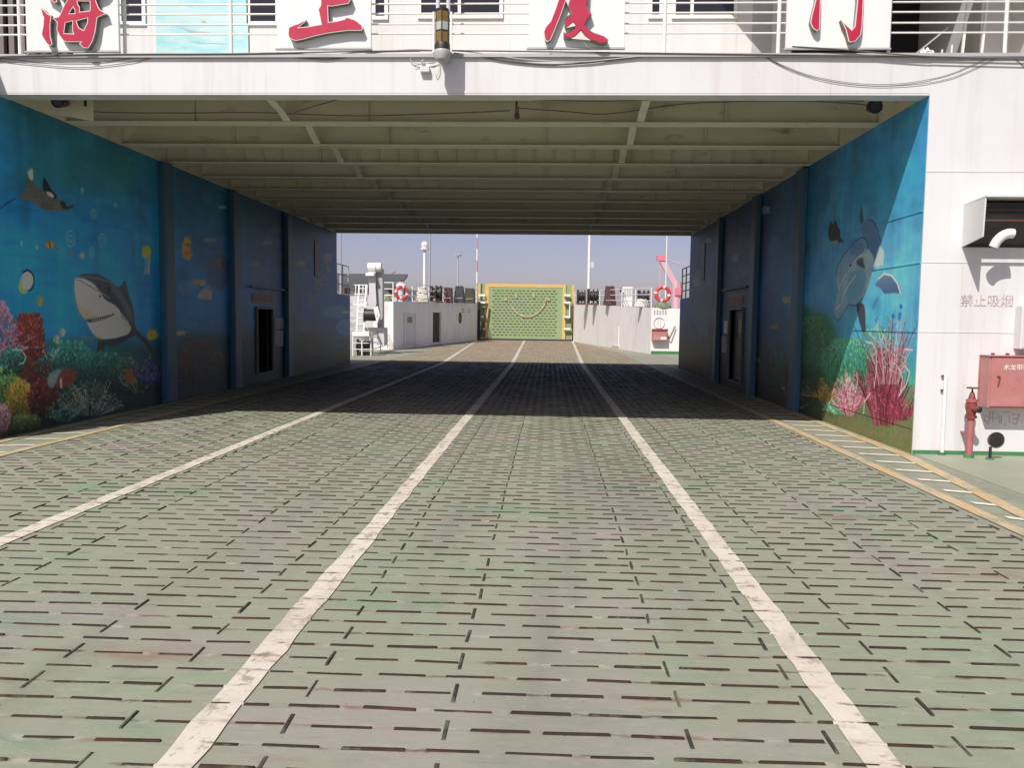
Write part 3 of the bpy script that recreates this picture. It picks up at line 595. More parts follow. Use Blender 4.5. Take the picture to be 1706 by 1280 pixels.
def CR(x, y): return (1360 + x / 6.095, 350 + y / 6.095)
def CS(x, y): return (1300 + x / 4, 480 + y / 4)
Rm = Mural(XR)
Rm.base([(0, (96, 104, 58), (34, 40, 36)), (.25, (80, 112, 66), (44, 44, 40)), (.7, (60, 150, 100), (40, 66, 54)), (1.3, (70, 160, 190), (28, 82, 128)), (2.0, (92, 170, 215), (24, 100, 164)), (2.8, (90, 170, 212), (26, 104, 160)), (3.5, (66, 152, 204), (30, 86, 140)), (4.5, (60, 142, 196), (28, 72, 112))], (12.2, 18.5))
for _ in range(70):
    x0 = rng.uniform(1180, 1540); y0 = rng.uniform(230, 540)
    Rm.blob(x0, y0, rng.uniform(4, 14), rng.uniform(3, 14), rng.choice([(90, 180, 225), (50, 120, 190), (120, 160, 205), (70, 130, 160)]), .3, 4)
for i in range(90):
    x = rng.uniform(1145, 1440); yy = rng.uniform(230, 620); Rm.pl([(x, yy), (x + rng.uniform(-2, 2), yy + rng.uniform(18, 70))], rng.choice([(150, 150, 145), (120, 130, 130), (95, 125, 125)]), 2.0, .14)
# manta seen from above
Rm.poly([CR(*p) for p in [(125, 180), (150, 100), (165, 150), (200, 90), (215, 170), (245, 200), (240, 280), (285, 320), (235, 330), (205, 320), (160, 330), (120, 270)]], (40, 46, 52), .95, 1)
Rm.poly([CR(*p) for p in [(110, 300), (160, 340), (205, 345), (230, 310), (205, 300), (160, 320)]], (150, 160, 150), .8, 1)
# dolphins
Rm.poly([CR(*p) for p in [(440, 130), (445, 0), (462, -60), (478, 110), (470, 135)]], (45, 80, 100), .9, 1)
Rm.poly([CR(*p) for p in [(455, 200), (470, 120), (520, 92), (575, 110), (620, 190), (660, 330), (640, 480), (600, 600), (540, 640), (520, 400)]], (92, 126, 160), .95, 2, tone=.12, grad=(60, 112, 168))
Rm.poly([CR(*p) for p in [(640, 350), (690, 420), (680, 560), (560, 590), (600, 480)]], (190, 205, 195), .85, 2)
Rm.poly([CR(*p) for p in [(200, 650), (215, 580), (260, 480), (330, 390), (400, 310), (460, 275), (505, 300), (520, 360), (500, 430), (455, 452), (400, 530), (330, 620), (265, 730), (225, 810), (205, 740)]], (98, 146, 190), 1, 1, tone=.1, grad=(140, 172, 190))
Rm.poly([CR(*p) for p in [(455, 452), (520, 380), (590, 480), (560, 640), (530, 760), (470, 900), (400, 970), (330, 960), (250, 1090), (215, 1130), (180, 1080), (172, 1000), (200, 880), (240, 790), (330, 640), (400, 530)]], (158, 196, 216), 1, 1, tone=.1, grad=(112, 152, 178))
Rm.poly([CR(*p) for p in [(400, 540), (430, 490), (475, 480), (480, 540), (500, 600), (430, 570)]], (52, 62, 74), .85, 2)
Rm.poly([CR(*p) for p in [(330, 640), (430, 600), (500, 620), (510, 700), (450, 880), (380, 950), (310, 930), (300, 840)]], (92, 158, 182), .8, 3)
Rm.pl([CR(*p) for p in [(200, 650), (215, 580), (260, 480), (330, 390), (400, 310), (460, 275), (505, 300), (520, 360), (500, 430)]], (40, 70, 105), 2, .7); Rm.pl([CR(*p) for p in [(560, 640), (530, 760), (470, 900), (400, 970), (330, 960), (250, 1090), (215, 1130), (180, 1080), (172, 1000), (200, 880)]], (40, 78, 112), 2, .7); Rm.pl([CR(*p) for p in [(520, 92), (575, 110), (620, 190), (660, 330)]], (40, 70, 105), 2, .7)
Rm.blob(*CR(410, 380), 12, 14, (70, 108, 150), .5, 4); Rm.blob(*CR(400, 800), 12, 18, (90, 150, 186), .5, 4)
Rm.blob(*CR(350, 560), 2, 2, (20, 24, 30), .9, 0)
Rm.pl([CR(*p) for p in [(470, 455), (420, 480), (340, 600), (270, 710), (225, 810)]], (225, 228, 215), 2.4, .8); Rm.pl([CR(*p) for p in [(400, 660), (330, 760), (280, 850), (250, 960), (200, 1005)]], (205, 215, 200), 2.2, .7)
Rm.poly([CR(*p) for p in [(402, 960), (430, 940), (480, 950), (495, 1010), (500, 1180), (520, 1330), (470, 1240), (430, 1120)]], (62, 64, 78), 1, 1)
Rm.poly([CR(*p) for p in [(590, 770), (630, 700), (690, 645), (760, 660), (820, 740), (858, 850), (800, 842), (690, 855), (650, 790)]], (96, 128, 160), 1, 1, grad=(70, 90, 125)); Rm.pl([CR(*p) for p in [(630, 700), (690, 648), (760, 662), (820, 740), (855, 845)]], (225, 225, 225), 3, .9)
Rm.poly([CR(*p) for p in [(560, 1000), (600, 900), (640, 870), (610, 960), (580, 1010)]], (60, 110, 160), .7, 2)
for x, y in [(860, 980), (848, 1060), (845, 1105), (610, 1110), (780, 1080)]: Rm.blob(*CR(x, y), 2.5, 4, (40, 90, 140), .9, 1)
# weed
Rm.blob(1350, 560, 40, 45, (50, 110, 62), .8, 9); Rm.blob(1330, 640, 50, 40, (48, 66, 44), .8, 9)
Rm.dabs(1350, 660, 96, 130, [(60, 118, 66), (80, 135, 78), (46, 92, 54)], 2400, 1.9)
Rm.dabs(1410, 662, 90, 95, [(80, 165, 110), (98, 185, 128), (64, 140, 96)], 2000, 1.9); Rm.dabs(1460, 640, 80, 90, [(70, 165, 125), (90, 180, 150)], 900, 1.8)
Rm.poly([CS(*p) for p in [(260, 890), (330, 700), (900, 700), (890, 1120)]], (118, 112, 72), .55, 6, tone=.3)
Rm.dabs(1392, 696, 44, 42, [(95, 180, 135), (130, 195, 150), (150, 160, 110)], 500, 1.7); Rm.fan(1398, 690, 20, 36, [(90, 180, 130), (130, 200, 150)], 60, .9, 1.8, 5)
Rm.fan(1320, 690, 16, 70, [(130, 120, 120), (95, 90, 92)], 26, .4, 1.6, 3); Rm.fan(1374, 670, 18, 42, [(170, 150, 60), (130, 115, 50)], 40, .6, 1.8, 4)
Rm.fan(1416, 692, 24, 78, [(190, 110, 130), (225, 175, 175), (160, 70, 95)], 90, .5, 2, 3, .12)
Rm.poly([CS(*p) for p in [(590, 800), (600, 480), (640, 400), (700, 420), (740, 400), (780, 460), (780, 840), (740, 930), (660, 900)]], (112, 46, 56), .75, 4, tone=.3)
Rm.fan(1474, 708, 52, 130, [(146, 60, 80), (116, 46, 60), (178, 98, 112)], 150, .22, 2.4, 1, .06)
Rm.fan(1480, 640, 46, 125, [(196, 132, 146), (214, 170, 174), (156, 74, 96)], 70, .3, 1.7, 1, .06)
for pts in [[(570, 360), (610, 365), (640, 420), (640, 560), (625, 660)], [(830, 520), (860, 560), (840, 640), (790, 720)], [(790, 540), (815, 600), (800, 700)], [(555, 840), (560, 760), (600, 700)], [(500, 700), (515, 620), (510, 570)], [(830, 410), (880, 412)]]:
    Rm.pl([CS(*p) for p in pts], (220, 185, 190), 3, .85)
Rm.fan(1505, 700, 20, 42, [(170, 62, 92), (126, 44, 66)], 40, .7, 2.2, 2)
for i in range(60):
    a = rng.uniform(400, 880); Rm.pl([CS(a, 960 + rng.uniform(-130, 20) * (a - 300) / 580), CS(a + rng.uniform(-6, 6), 990)], rng.choice([(120, 110, 70), (150, 90, 95), (100, 130, 80)]), 2, .5)
for i in range(12):
    Rm.dabs(1302 - i * 14, 664 - i * 4, 30, rng.uniform(40, 90), rng.choice([[(100, 56, 52), (74, 44, 44)], [(58, 84, 58), (88, 88, 58)], [(118, 112, 96)], [(58, 62, 86)]]), 300, 1.7)
for i in range(170):
    x = rng.uniform(1125, 1330); yy = rng.uniform(250, 640); Rm.pl([(x, yy), (x + rng.uniform(-1, 1), yy + rng.uniform(14, 60))], rng.choice([(190, 190, 185), (150, 150, 150), (110, 140, 160), (105, 95, 80)]), 1.6, .15)
for px, py, w_, h_, c in ((1310, 500, 8, 12, (190, 170, 90)), (1290, 545, 8, 8, (170, 130, 70)), (1225, 430, 6, 14, (130, 170, 190)), (1275, 350, 8, 14, (150, 180, 190)), (1160, 470, 6, 16, (160, 170, 150)), (1335, 470, 5, 8, (210, 190, 120)), (1180, 400, 6, 10, (120, 160, 190))):
    Rm.poly([(px - w_, py), (px - w_ * .3, py - h_ * .6), (px + w_ * .5, py - h_ * .4), (px + w_, py - h_ * .5), (px + w_ * .8, py), (px + w_, py + h_ * .5), (px + w_ * .5, py + h_ * .3), (px - w_ * .3, py + h_ * .6)], c, .7, 1, tone=.3)
Rm.blob(1170, 500, 18, 60, (110, 120, 135), .5, 6); Rm.blob(1290, 440, 14, 50, (70, 110, 160), .5, 6); Rm.blob(1300, 320, 18, 60, (80, 110, 140), .4, 6)
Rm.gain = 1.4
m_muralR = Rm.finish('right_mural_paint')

m_pil = mat('pilaster_blue', (0.035, 0.115, 0.20), 0.5, layers=[((0.04, 0.11, 0.15), (2, 2, .6), .42, .62, .9), ((0.10, 0.17, 0.24), (9, 9, .5), .55, .72, .6)])
YFL = 10.33
m_coam = mat('coaming_grey', (.15, .155, .15), .55, layers=[((.10, .09, .08), 6, .5, .7, .7)])
def mural_wall(name, X, out, mt, dy0, dy1, dz0, dz1, pils, label, seams):
    """out = -1: the wall's body lies towards -x; a doorway is left open between dy0 and dy1"""
    root = empty(name, (X, YF, 0), label, 'wall')
    t = 0.09 * out; s = 1 if out > 0 else -1
    b = MB(); a0, a1 = sorted((X, X + t)); yf = YF if out > 0 else YFL
    for y0, y1, z0, z1 in ((yf + .018, dy0, 0, ZC), (dy1, YE, 0, ZC), (dy0, dy1, dz1, ZC), (dy0, dy1, 0, dz0)):
        b.box(a0, a1, y0, y1, z0, z1)
    b.build('painted_panel', mt, root)
    MB().box(a0, a1, YE + .002, YW, 0, 2.45).build('low_wing', mt, root)
    for y0 in pils:
        p0, p1 = sorted((X, X - 0.13 * out)); bevel(MB().box(p0, p1, y0, y0 + .4, 0, ZC - .03).build('pilaster', m_pil, root), .02, 2)
    for z in seams:
        edges = [yf + .03] + [q for y0 in pils for q in (y0 - .002, y0 + .402)] + [YE - .01]
        for k in range(0, len(edges), 2):
            if edges[k] < dy1 and edges[k + 1] > dy0 and dz0 < z < dz1 + .2: continue
            MB().box(*sorted((X, X - 0.007 * out)), edges[k], edges[k + 1], z - .008, z + .008).build('weld_seam', mt, root)
    # doorway: steel coaming, sill and the dark passage behind it
    fr = MB(); q0, q1 = sorted((X - .05 * out, X + .12 * out))
    fr.box(q0, q1, dy0 - .06, dy0, dz0 - .04, dz1 + .06); fr.box(q0, q1, dy1, dy1 + .06, dz0 - .04, dz1 + .06); fr.box(q0, q1, dy0, dy1, dz1, dz1 + .06); fr.box(q0, q1, dy0, dy1, dz0 - .04, dz0)
    d = fr.build('doorway', m_coam, root); bevel(d, .01)
    MB().box(*sorted((X - .002 * out, X - .09 * out)), dy0 - .5, dy1 + .9, dz1 + .52, dz1 + .55).build('drip_ledge', m_black, root)
    MB().box(*sorted((X - .002 * out, X - .02 * out)), 25.6, 26.1, 2.9, 4.0).build('vent_slot', m_black, root)
    rc = MB(); e = X + .13 * out; f = X + 1.5 * out; p0, p1 = sorted((e, f))
    rc.box(p0, p1, dy0 - .3, dy0 - .2, dz0 - .06, dz1 + .4); rc.box(p0, p1, dy1 + .2, dy1 + .3, dz0 - .06, dz1 + .4); rc.box(*sorted((f, f + .06 * out)), dy0 - .3, dy1 + .3, dz0 - .06, dz1 + .4); rc.box(p0, p1, dy0 - .2, dy1 + .2, dz1 + .3, dz1 + .4); rc.box(p0, p1, dy0 - .2, dy1 + .2, dz0 - .07, dz0 - .05)
    rc.build('passage', m_dark, d)
    return root
lw = mural_wall('mural_wall', XL, -1, m_muralL, 20.43, 21.55, .25, 1.83, (15.3, 18.7, 22.6), 'dark blue undersea mural wall with a white-bellied shark and a manta ray', (.33, 1.56, 2.43, 3.1))
rw = mural_wall('mural_wall', XR, 1, m_muralR, 20.35, 21.75, .2, 1.95, (15.6, 18.95, 23.0), 'undersea mural wall with dolphins and pink weed, its front edge sunlit', (.33, 1.56, 2.43, 3.07))
# the grey door that stands in the right-hand doorway
dr = MB().box(4.73, 4.77, 20.36, 21.74, .2, 1.94).build('door_leaf', mat('door_dark_grey', (.07, .07, .07), .5), rw)
MB().box(4.722, 4.728, 20.8, 21.35, 1.3, 1.72).build('door_window', m_glass, dr)

# ================================================================== FRONT BULKHEADS BESIDE THE OPENING
def bulkhead(x0, x1, label, YF=YF):
    r = empty('bulkhead', ((x0 + x1) / 2, YF, 0), label, 'wall')
    b = MB().box(x0, x1, YF - .003, YF + .016, -.02, ZD).build('plating', m_white, r)
    MB().box(x0 + .002, x1, YF - .012, YF - .004, -.02, .055).build('green_base_strip', m_green, r)
    for z in (2.43, 1.56, 3.55):
        MB().box(x0 + .002, x1, YF - .008, YF - .0035, z - .006, z + .006).build('weld_seam', m_white, r)
    for x in ([x0 + 1.9, x0 + 3.0] if x0 > 0 else [x0 + 1.2]):
        MB().box(x - .006, x + .006, YF - .007, YF - .0035, .06, ZD - .4).build('weld_seam', m_white, r)
    return r
bh = bulkhead(XR + .0, 7.75, 'white steel bulkhead right of the vehicle opening with a green foot strip')
bulkhead(-10.15, XL - .001, 'white steel bulkhead left of the vehicle opening at the picture edge', YFL)
t = link('stencilled_text', facing(text_mesh('禁止吸烟', .165, .0015, 1.0), 5.475, YF - .006, 1.945), bh, m_text)
# illegible worn stencil under the hose box
mb = MB()
for k in range(4):
    x = 5.52 + k * .115; q = [((0, .07), (0, -.05)), ((0, .07), (.07, .07)), ((.07, .07), (.07, -.05)), ((0, .01), (.07, .01)), ((.02, -.04), (.05, -.08))]
    for a, b in rng.sample(q, 4):
        a = (a[0] + rng.uniform(-.025, .025), a[1] + rng.uniform(-.03, .03)); b = (b[0] + rng.uniform(-.02, .02), b[1] + rng.uniform(-.02, .02)); mb.bar((x + a[0], YF - .005, .47 + a[1]), (x + b[0], YF - .005, .47 + b[1]), .003, .009)
o = mb.build('worn_stencil', m_textg, bh); o['kind'] = 'stuff'

# ================================================================== UPPER DECK WITH ITS BEAMS
ud = empty('upper_deck', (-1.2, YF, ZC), 'white upper deck edge and beamed ceiling spanning over the car deck', 'deck')
f = MB(); f.box(XL + .0, XR - .001, YF, YF + .05, ZC + .01, ZD); f.box(-10.1, XL - .001, YFL + .02, YF + .05, ZC + .25, ZD); o = f.build('fascia', m_white, ud)
MB().box(XL, XR - .003, YF + .003, YF + .27, ZC - .012, ZC + .008).build('fascia_flange', m_white, ud)
MB().box(-10.1, 7.7, YF - .04, YF + .06, ZD + .002, ZD + .045).build('edge_coaming', m_grey, ud)
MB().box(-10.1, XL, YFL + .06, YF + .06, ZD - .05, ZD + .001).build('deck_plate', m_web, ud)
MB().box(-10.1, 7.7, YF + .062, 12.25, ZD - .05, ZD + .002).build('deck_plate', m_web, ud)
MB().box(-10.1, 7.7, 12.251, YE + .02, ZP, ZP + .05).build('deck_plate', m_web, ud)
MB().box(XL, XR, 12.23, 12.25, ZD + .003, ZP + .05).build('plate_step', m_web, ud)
for xa, ya in ((XL - .09, 10.36), (XR + .002, YF + .02)): MB().box(xa, xa + .088, ya, 12.255, ZC + .002, ZD - .052).build('ceiling_side', m_cream, ud)
for xa in (XL - .09, XR + .002): MB().box(xa, xa + .088, 12.26, YE, ZC + .002, ZP - .001).build('ceiling_side', m_cream, ud)
MB().box(XL + .002, XR - .002, YE - .05, YE + .01, ZC, ZP - .002).build('end_fascia', m_cream, ud)
for k in range(10):
    y = 12.5 + 1.6 * k
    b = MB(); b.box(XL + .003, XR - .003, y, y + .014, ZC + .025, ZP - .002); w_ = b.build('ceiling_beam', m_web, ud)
    MB().box(XL + .003, XR - .003, y - .11, y + .10, ZC, ZC + .024).build('beam_flange', m_cream, w_)
    x = XL + .4 if k in (2, 4, 6, 8) else XL + 1.9
    while x < XR - .3:
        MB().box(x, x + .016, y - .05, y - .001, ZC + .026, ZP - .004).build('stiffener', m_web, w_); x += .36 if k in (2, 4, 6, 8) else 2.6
    # end brackets on both walls
    for xa, dx in ((XL, 1), (XR, -1)):
        MB().prism([(xa + .004 * dx, y - .012, ZC + .012), (xa + .46 * dx, y - .012, ZP - .06), (xa + .004 * dx, y - .012, ZP - .06)][::1], (0, .01, 0)).build('end_bracket', m_cream, ud)
for x in (-3.88, 1.27):
    for k in range(10):
        y0 = YF + .17 if k == 0 else 12.5 + 1.6 * (k - 1) + .09
        y1 = 12.5 + 1.6 * k - .115
        pr = [(0, .37), (.12, .27), (.28, .18), (.5, .13), (.8, .09), (1, .03)] if k == 0 else [(0, .6), (.25, .5), (.42, .38), (.56, .26), (.7, .16), (.85, .09), (1, .03)]
        vs = [(x - .055, y0 + (y1 - y0) * a, ZC + h) for a, h in pr] + [(x + .055, y0 + (y1 - y0) * a, ZC + h) for a, h in pr]
        g = MB(); n = len(pr); g.add(vs, [(i, i + 1, n + i + 1, n + i) for i in range(n - 1)])
        wv = [(x, y0 + (y1 - y0) * a, ZC + h + .003) for a, h in pr] + [(x, y0 + (y1 - y0) * a, ZD - .055 if k == 0 else ZP - .004) for a, h in pr]
        g.add(wv, [(i, i + 1, n + i + 1, n + i) for i in range(n - 1)])
        g.build('girder', m_cream, ud)

# lamps and brackets under the deck edge
def floodlight(x, y, z, sx, label):
    r = empty('floodlight', (x, y, z), label, 'lamp', 'rusty lamps under the deck edge')
    MB().tube([(x, y, z + .16), (x, y, z + .02)], .018, 8).build('hanger', m_rust, r)
    MB().tube([(x, y + .1, z), (x, y + .02, z), (x, y - .06, z - .01), (x, y - .1, z - .02)], [.05, .075, .09, .085], 14).build('housing', m_rust, r, True)
    MB().tube([(x, y - .1, z - .02), (x, y - .108, z - .022)], [.075, .07], 14).build('lens', m_glass, r)
    MB().torus((x, y - .1, z - .02), (0, 1, .1), .085, .011, 18, 6).build('rim', m_black, r, True)
    return r
floodlight(-6.62, 11.3, 4.52, 1, 'rusty round floodlight under the deck edge in the left corner')
floodlight(4.2, 11.45, 4.5, 1, 'rusty floodlight under the deck edge in the right corner')
pl = empty('bracket_plate', (-6.55, 11.55, 4.5), 'pale corner bracket plate behind the left floodlight', 'bracket')
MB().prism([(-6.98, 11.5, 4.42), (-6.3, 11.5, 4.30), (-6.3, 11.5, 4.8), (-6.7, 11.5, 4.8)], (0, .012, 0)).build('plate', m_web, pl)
MB().box(-6.42, -6.39, 11.485, 11.498, 4.5, 4.62).build('slot', m_dark, pl)
hk = empty('pulley_block', (-.46, 11.2, 4.42), 'dark rusted pulley block hanging at mid span below the fascia', 'pulley')
MB().tube([(-.47, 11.2, 4.5), (-.47, 11.2, 4.36)], .016, 6).build('shackle', m_rust, hk)
MB().box(-.485, -.435, 11.18, 11.22, 4.31, 4.43).build('cheek', m_rust, hk)
MB().tube([(-.46, 11.15, 4.31), (-.46, 11.24, 4.31)], .036, 12).build('sheave', m_black, hk)

# ================================================================== CABIN BEHIND THE RAIL
YC = 12.1
cb = empty('cabin', (-1.2, YC, ZD), 'white upper deck cabin with windows set back behind the railing', 'cabin')
b = MB(); b.box(-6.9, 3.3, YC, YC + .08, ZD + .003, 7.6); b.box(-6.9, -6.82, YC + .08, 25, ZD + .003, 7.6); b.box(3.22, 3.3, YC + .08, 25, ZD + .003, 7.6)
b.build('wall', m_white, cb)
MB().box(-6.9, 5.85, YC - .02, 25, 7.6, 7.7).build('roof', m_white, cb)
b = MB(); b.box(5.85, 6.259, YC, 25, ZD + .003, 7.6); b.box(6.26, 7.6, YC - .6, 25, ZD + .003, 7.6); b.build('side_wall', m_white, cb)
for z in (5.05, 5.2, 5.38, 5.56, 5.74, 5.92): MB().box(6.3, 7.5, YC - .66, YC - .602, z, z + .035).build('louvre_slat', m_white, cb)
MB().box(3.301, 5.849, YC + 2.0, YC + 2.08, ZD + .003, 7.6).build('recess_wall', m_dark, cb)
MB().box(3.301, 3.34, YC + .05, YC + 1.99, ZD + .003, 7.0).build('recess_cheek', m_black, cb)
MB().prism([(2.0, YC - .003, 6.40), (2.72, 11.0, 6.40), (6.2, 11.0, 6.40), (6.2, YC - .003, 6.40)], (0, 0, .06)).build('shadow_caster', m_white, cb)  # unseen plate, its slanted edge shaped to throw the diagonal shadow on the cabin
MB().box(3.301, 5.84, YC + .01, YC + 1.99, 7.0, 7.06).build('recess_ceiling', m_black, cb)
def window(px0, px1, py1, ztop, splits, dark=m_glass, fr=.05):
    a = at_y(px0, py1, YC); c = at_y(px1, py1, YC); x0, x1, z0 = a.x, c.x, (a.z + c.z) / 2
    f = MB()
    f.box(x0 - fr, x0, YC - .03, YC - .001, z0 - fr, ztop); f.box(x1, x1 + fr, YC - .03, YC - .001, z0 - fr, ztop); f.box(x0, x1, YC - .03, YC - .001, z0 - fr, z0); f.box(x0, x1, YC - .03, YC - .001, ztop - fr, ztop)
    w0 = f.build('window', m_trim, cb)
    xs = [x0] + [x0 + (x1 - x0) * q for q in splits] + [x1]
    for k in range(len(xs) - 1):
        MB().box(xs[k] + .002, xs[k + 1] - .002, YC - .012, YC - .001, z0 + .001, ztop - fr - .001).build('pane', dark, w0)
    for k in range(1, len(xs) - 1):
        MB().box(xs[k] - .022, xs[k] + .022, YC - .032, YC - .013, z0, ztop - fr).build('mullion', m_trim, w0)
    return w0
window(204, 238, 36, 6.9, [])
window(418, 460, 36, 6.9, [])
window(626, 641, 27, 6.9, [])
window(702, 832, 25, 6.9, [.49])
window(1086, 1098, 25, 6.9, [])
window(1125, 1222, 25, 6.9, [.28])
# recess jambs and doors right of the cabin front, dark lobby left
dz = MB(); dz.box(2.75, 3.02, YC - .012, YC - .001, 5.2, 6.9); dz.build('grey_door', m_grey, cb)
dl = MB().box(-8.4, -6.905, YC + .3, YC + .34, ZD + .003, 7.4).build('dark_lobby', m_black, cb)
cv = MB()
for k in range(9): cv.box(-8.3 + k * .16, -8.22 + k * .16, YC + .2, YC + .28, 5.0, 6.6)
cv.build('lobby_slats', mat('lobby_slat', (.16, .14, .13), .7), cb)
# pictorial panel of a whale on pale sea, framed on the cabin front
pa, pb = at_y(262, 86, YC), at_y(414, 10, YC)
pn = empty('picture_panel', (-5, YC, 5.4), 'pale blue sea picture panel on the cabin front between two windows', 'picture')
m_pic = mat('sea_picture', (.45, .66, .66), .5, layers=[((.25, .58, .66), (1.2, 1, 5), .45, .62, .8), ((.62, .72, .70), (2, 1, 9), .5, .7, .8), ((.12, .45, .62), (3, 1, 11), .62, .75, .8)])
MB().box(pa.x, pb.x, YC - .03, YC - .002, ZD + .06, 6.6).build('panel', m_pic, pn)
def pic(pts, name, m_):
    q = [at_y(px, py, YC - .032) for px, py in pts]; MB().prism([(p.x, YC - .032, p.z) for p in q], (0, .0015, 0)).build(name, m_, pn)
pic([(300, 45), (312, 48), (330, 52), (350, 53), (330, 55), (316, 53)], 'whale_fin', m_grey); pic([(316, 68), (340, 71), (380, 72), (372, 73), (330, 71)], 'whale_back', m_grey)
pic([(335, 35), (340, 33), (345, 37), (337, 38)], 'boat_mark', m_grey)

# ================================================================== RAILING ALONG THE UPPER DECK EDGE
rl = empty('railing', (-1.2, YF + .12, ZD), 'white pipe railing along the upper deck edge above the fascia', 'railing')
YR = YF + .10
for px in (33, 46, 208, 385, 1107, 1297, 1481, 1675):
    x = at_y(px, 60, YR).x; MB().tube([(x, YR, ZD + .045), (x, YR, 6.05)], .024 if px != 46 else .014, 8).build('post', m_trim, rl, True)
for z in (5.26, 5.38, 5.51, 5.63, 5.76, 5.9, 6.05):
    MB().tube([(-8.6, YR, z), (7.4, YR, z)], .0115 if z < 6 else .02, 8).build('rail', m_trim, rl, True)
# inner stair rail in the recess on the right
sr = empty('stair_rail', (4.6, 11.9, ZD), 'small slanting stair rail behind the right end of the railing', 'railing')
a = at_y(1494, 82, 11.7); c = at_y(1580, 45, 11.7)
MB().bar((a.x - .05, 11.7, 5.0), (c.x, 11.7, c.z), .02, .02).build('handrail', m_grey, sr)
for px in (1538, 1552, 1567, 1583): 
    p = at_y(px, 84, 11.7); MB().bar((p.x, 11.7, ZD + .01), (p.x + .02, 11.7, 5.02 + (p.x - a.x) * .5), .018, .018).build('baluster', m_trim, sr)
for px in (1601, 1633):
    p = at_y(px, 80, 11.7); MB().bar((p.x, 11.7, ZD + .01), (p.x + .08, 11.7, 6.3), .03, .03).build('upright', m_trim, sr)
bg = empty('plastic_bag', (4.83, 11.4, ZD), 'crumpled white plastic bag on the deck behind the railing', 'bag')
vs = []; 
bm = bmesh.new(); bmesh.ops.create_icosphere(bm, subdivisions=3, radius=.12)
for v_ in bm.verts:
    n_ = v_.co.normalized(); v_.co = Vector((n_.x * .12, n_.y * .1, (n_.z * .16 + .13))) * (1 + rng.uniform(-.16, .16))
me = bpy.data.meshes.new('bag'); bm.to_mesh(me); bm.free(); me.transform(Matrix.Translation((4.83, 11.4, ZD))); link('bag_body', me, bg, m_trim)
sh = empty('cap', (5.35, 11.0, ZD), 'small dark cap left on the deck edge near the right post', 'cap')
MB().tube([(5.2, 11.0, ZD + .05), (5.2, 11.0, ZD + .1), (5.2, 11.0, ZD + .13)], [.08, .075, .03], 12).build('crown', m_black, sh, True)
MB().box(5.2, 5.31, 10.95, 11.05, ZD + .05, ZD + .06).build('peak', m_black, sh)

# ================================================================== SIGN BOARDS WITH RED CHARACTERS
def K(ox): return lambda pts: [(ox + x / 9.478, y / 9.478) for x, y in pts]
k1, k2, k3, k4 = K(40), K(455), K(875), K(1320)
CH = [
    ('white sign board with the red character 海, leftmost on the railing', -6.74, -5.53, 5.01, [
        k1([(262, 130), (296, 250), (310, 262), (300, 400), (274, 540), (300, 590), (350, 670), (390, 712), (425, 708), (442, 680), (412, 560), (408, 400), (425, 232), (400, 228), (370, 215), (325, 165), (285, 122)]),
        k1([(340, -60), (400, -20), (480, 40), (520, 20), (500, -60), (430, -140), (360, -150)]),
        k1([(690, -20), (640, 60), (580, 200), (545, 262), (500, 268), (465, 265), (462, 285), (522, 345), (515, 470), (560, 560), (620, 640), (680, 655), (905, 655), (872, 682), (930, 745), (1010, 755), (1080, 640), (1120, 500), (1152, 270), (1240, 225), (1290, 215), (1270, 190), (1200, 150), (1168, 100), (1130, 0), (1130, -60), (1240, -100), (1300, -170), (1180, -190), (900, -130), (820, -160), (880, -330), (760, -330), (640, -130), (560, -20), (620, -10)]),
        k1([(772, 100), (705, 210), (802, 205), (802, 160)]), k1([(838, 8), (1040, 12), (1045, 150), (1028, 166), (872, 182), (878, 110), (845, 55)]),
        k1([(650, 350), (765, 322), (762, 470), (782, 528), (625, 520)]), k1([(822, 322), (1000, 275), (1000, 360), (940, 475), (862, 430)])]),
    ('white sign board with the red character 上, second from left on the railing', -3.49, -2.29, 5.04, [
        k2([(760, -500), (900, -480), (905, -60), (1160, -90), (1230, -40), (1190, 45), (920, 92), (862, 85), (872, 345), (1000, 330), (1135, 295), (1152, 262), (1300, 312), (1400, 390), (1416, 440), (1390, 476), (1180, 474), (860, 516), (640, 566), (460, 616), (350, 636), (258, 600), (235, 540), (245, 430), (300, 400), (395, 368), (520, 305), (500, 340), (390, 430), (560, 415), (760, 378), (712, 140), (750, 80)])]),
    ('white sign board with the red character 厦, third from left on the railing', -.31, .88, 5.04, [
        k3([(520, 0), (470, 150), (400, 330), (320, 420), (290, 500), (312, 620), (350, 652), (400, 620), (460, 480), (560, 230), (640, 0), (720, -330), (1420, -380), (1440, -500), (640, -470), (600, -250)]),
        k3([(705, 0), (680, 90), (732, 210), (650, 255), (690, 268), (618, 310), (622, 400), (652, 432), (755, 345), (803, 402), (780, 440), (650, 520), (606, 500), (602, 560), (640, 592), (720, 600), (790, 570), (880, 478), (940, 560), (1040, 630), (1180, 682), (1280, 672), (1312, 622), (1250, 570), (1080, 510), (1000, 460), (942, 390), (980, 300), (1052, 222), (1005, 150), (970, 90), (988, 0), (1000, -230), (700, -230)])]),
    ('white sign board with the red character 门, rightmost on the railing', 2.86, 4.12, 5.03, [
        k4([(370, 0), (310, 230), (288, 350), (330, 440), (390, 482), (432, 450), (446, 0), (440, -420), (360, -420)]),
        k4([(1030, 0), (990, 410), (940, 470), (770, 306), (800, 360), (850, 470), (890, 640), (920, 662), (1000, 640), (1080, 540), (1104, 400), (1122, 0), (1130, -480), (560, -480), (560, -390), (1020, -390)])]),
]
YB = YF - .055
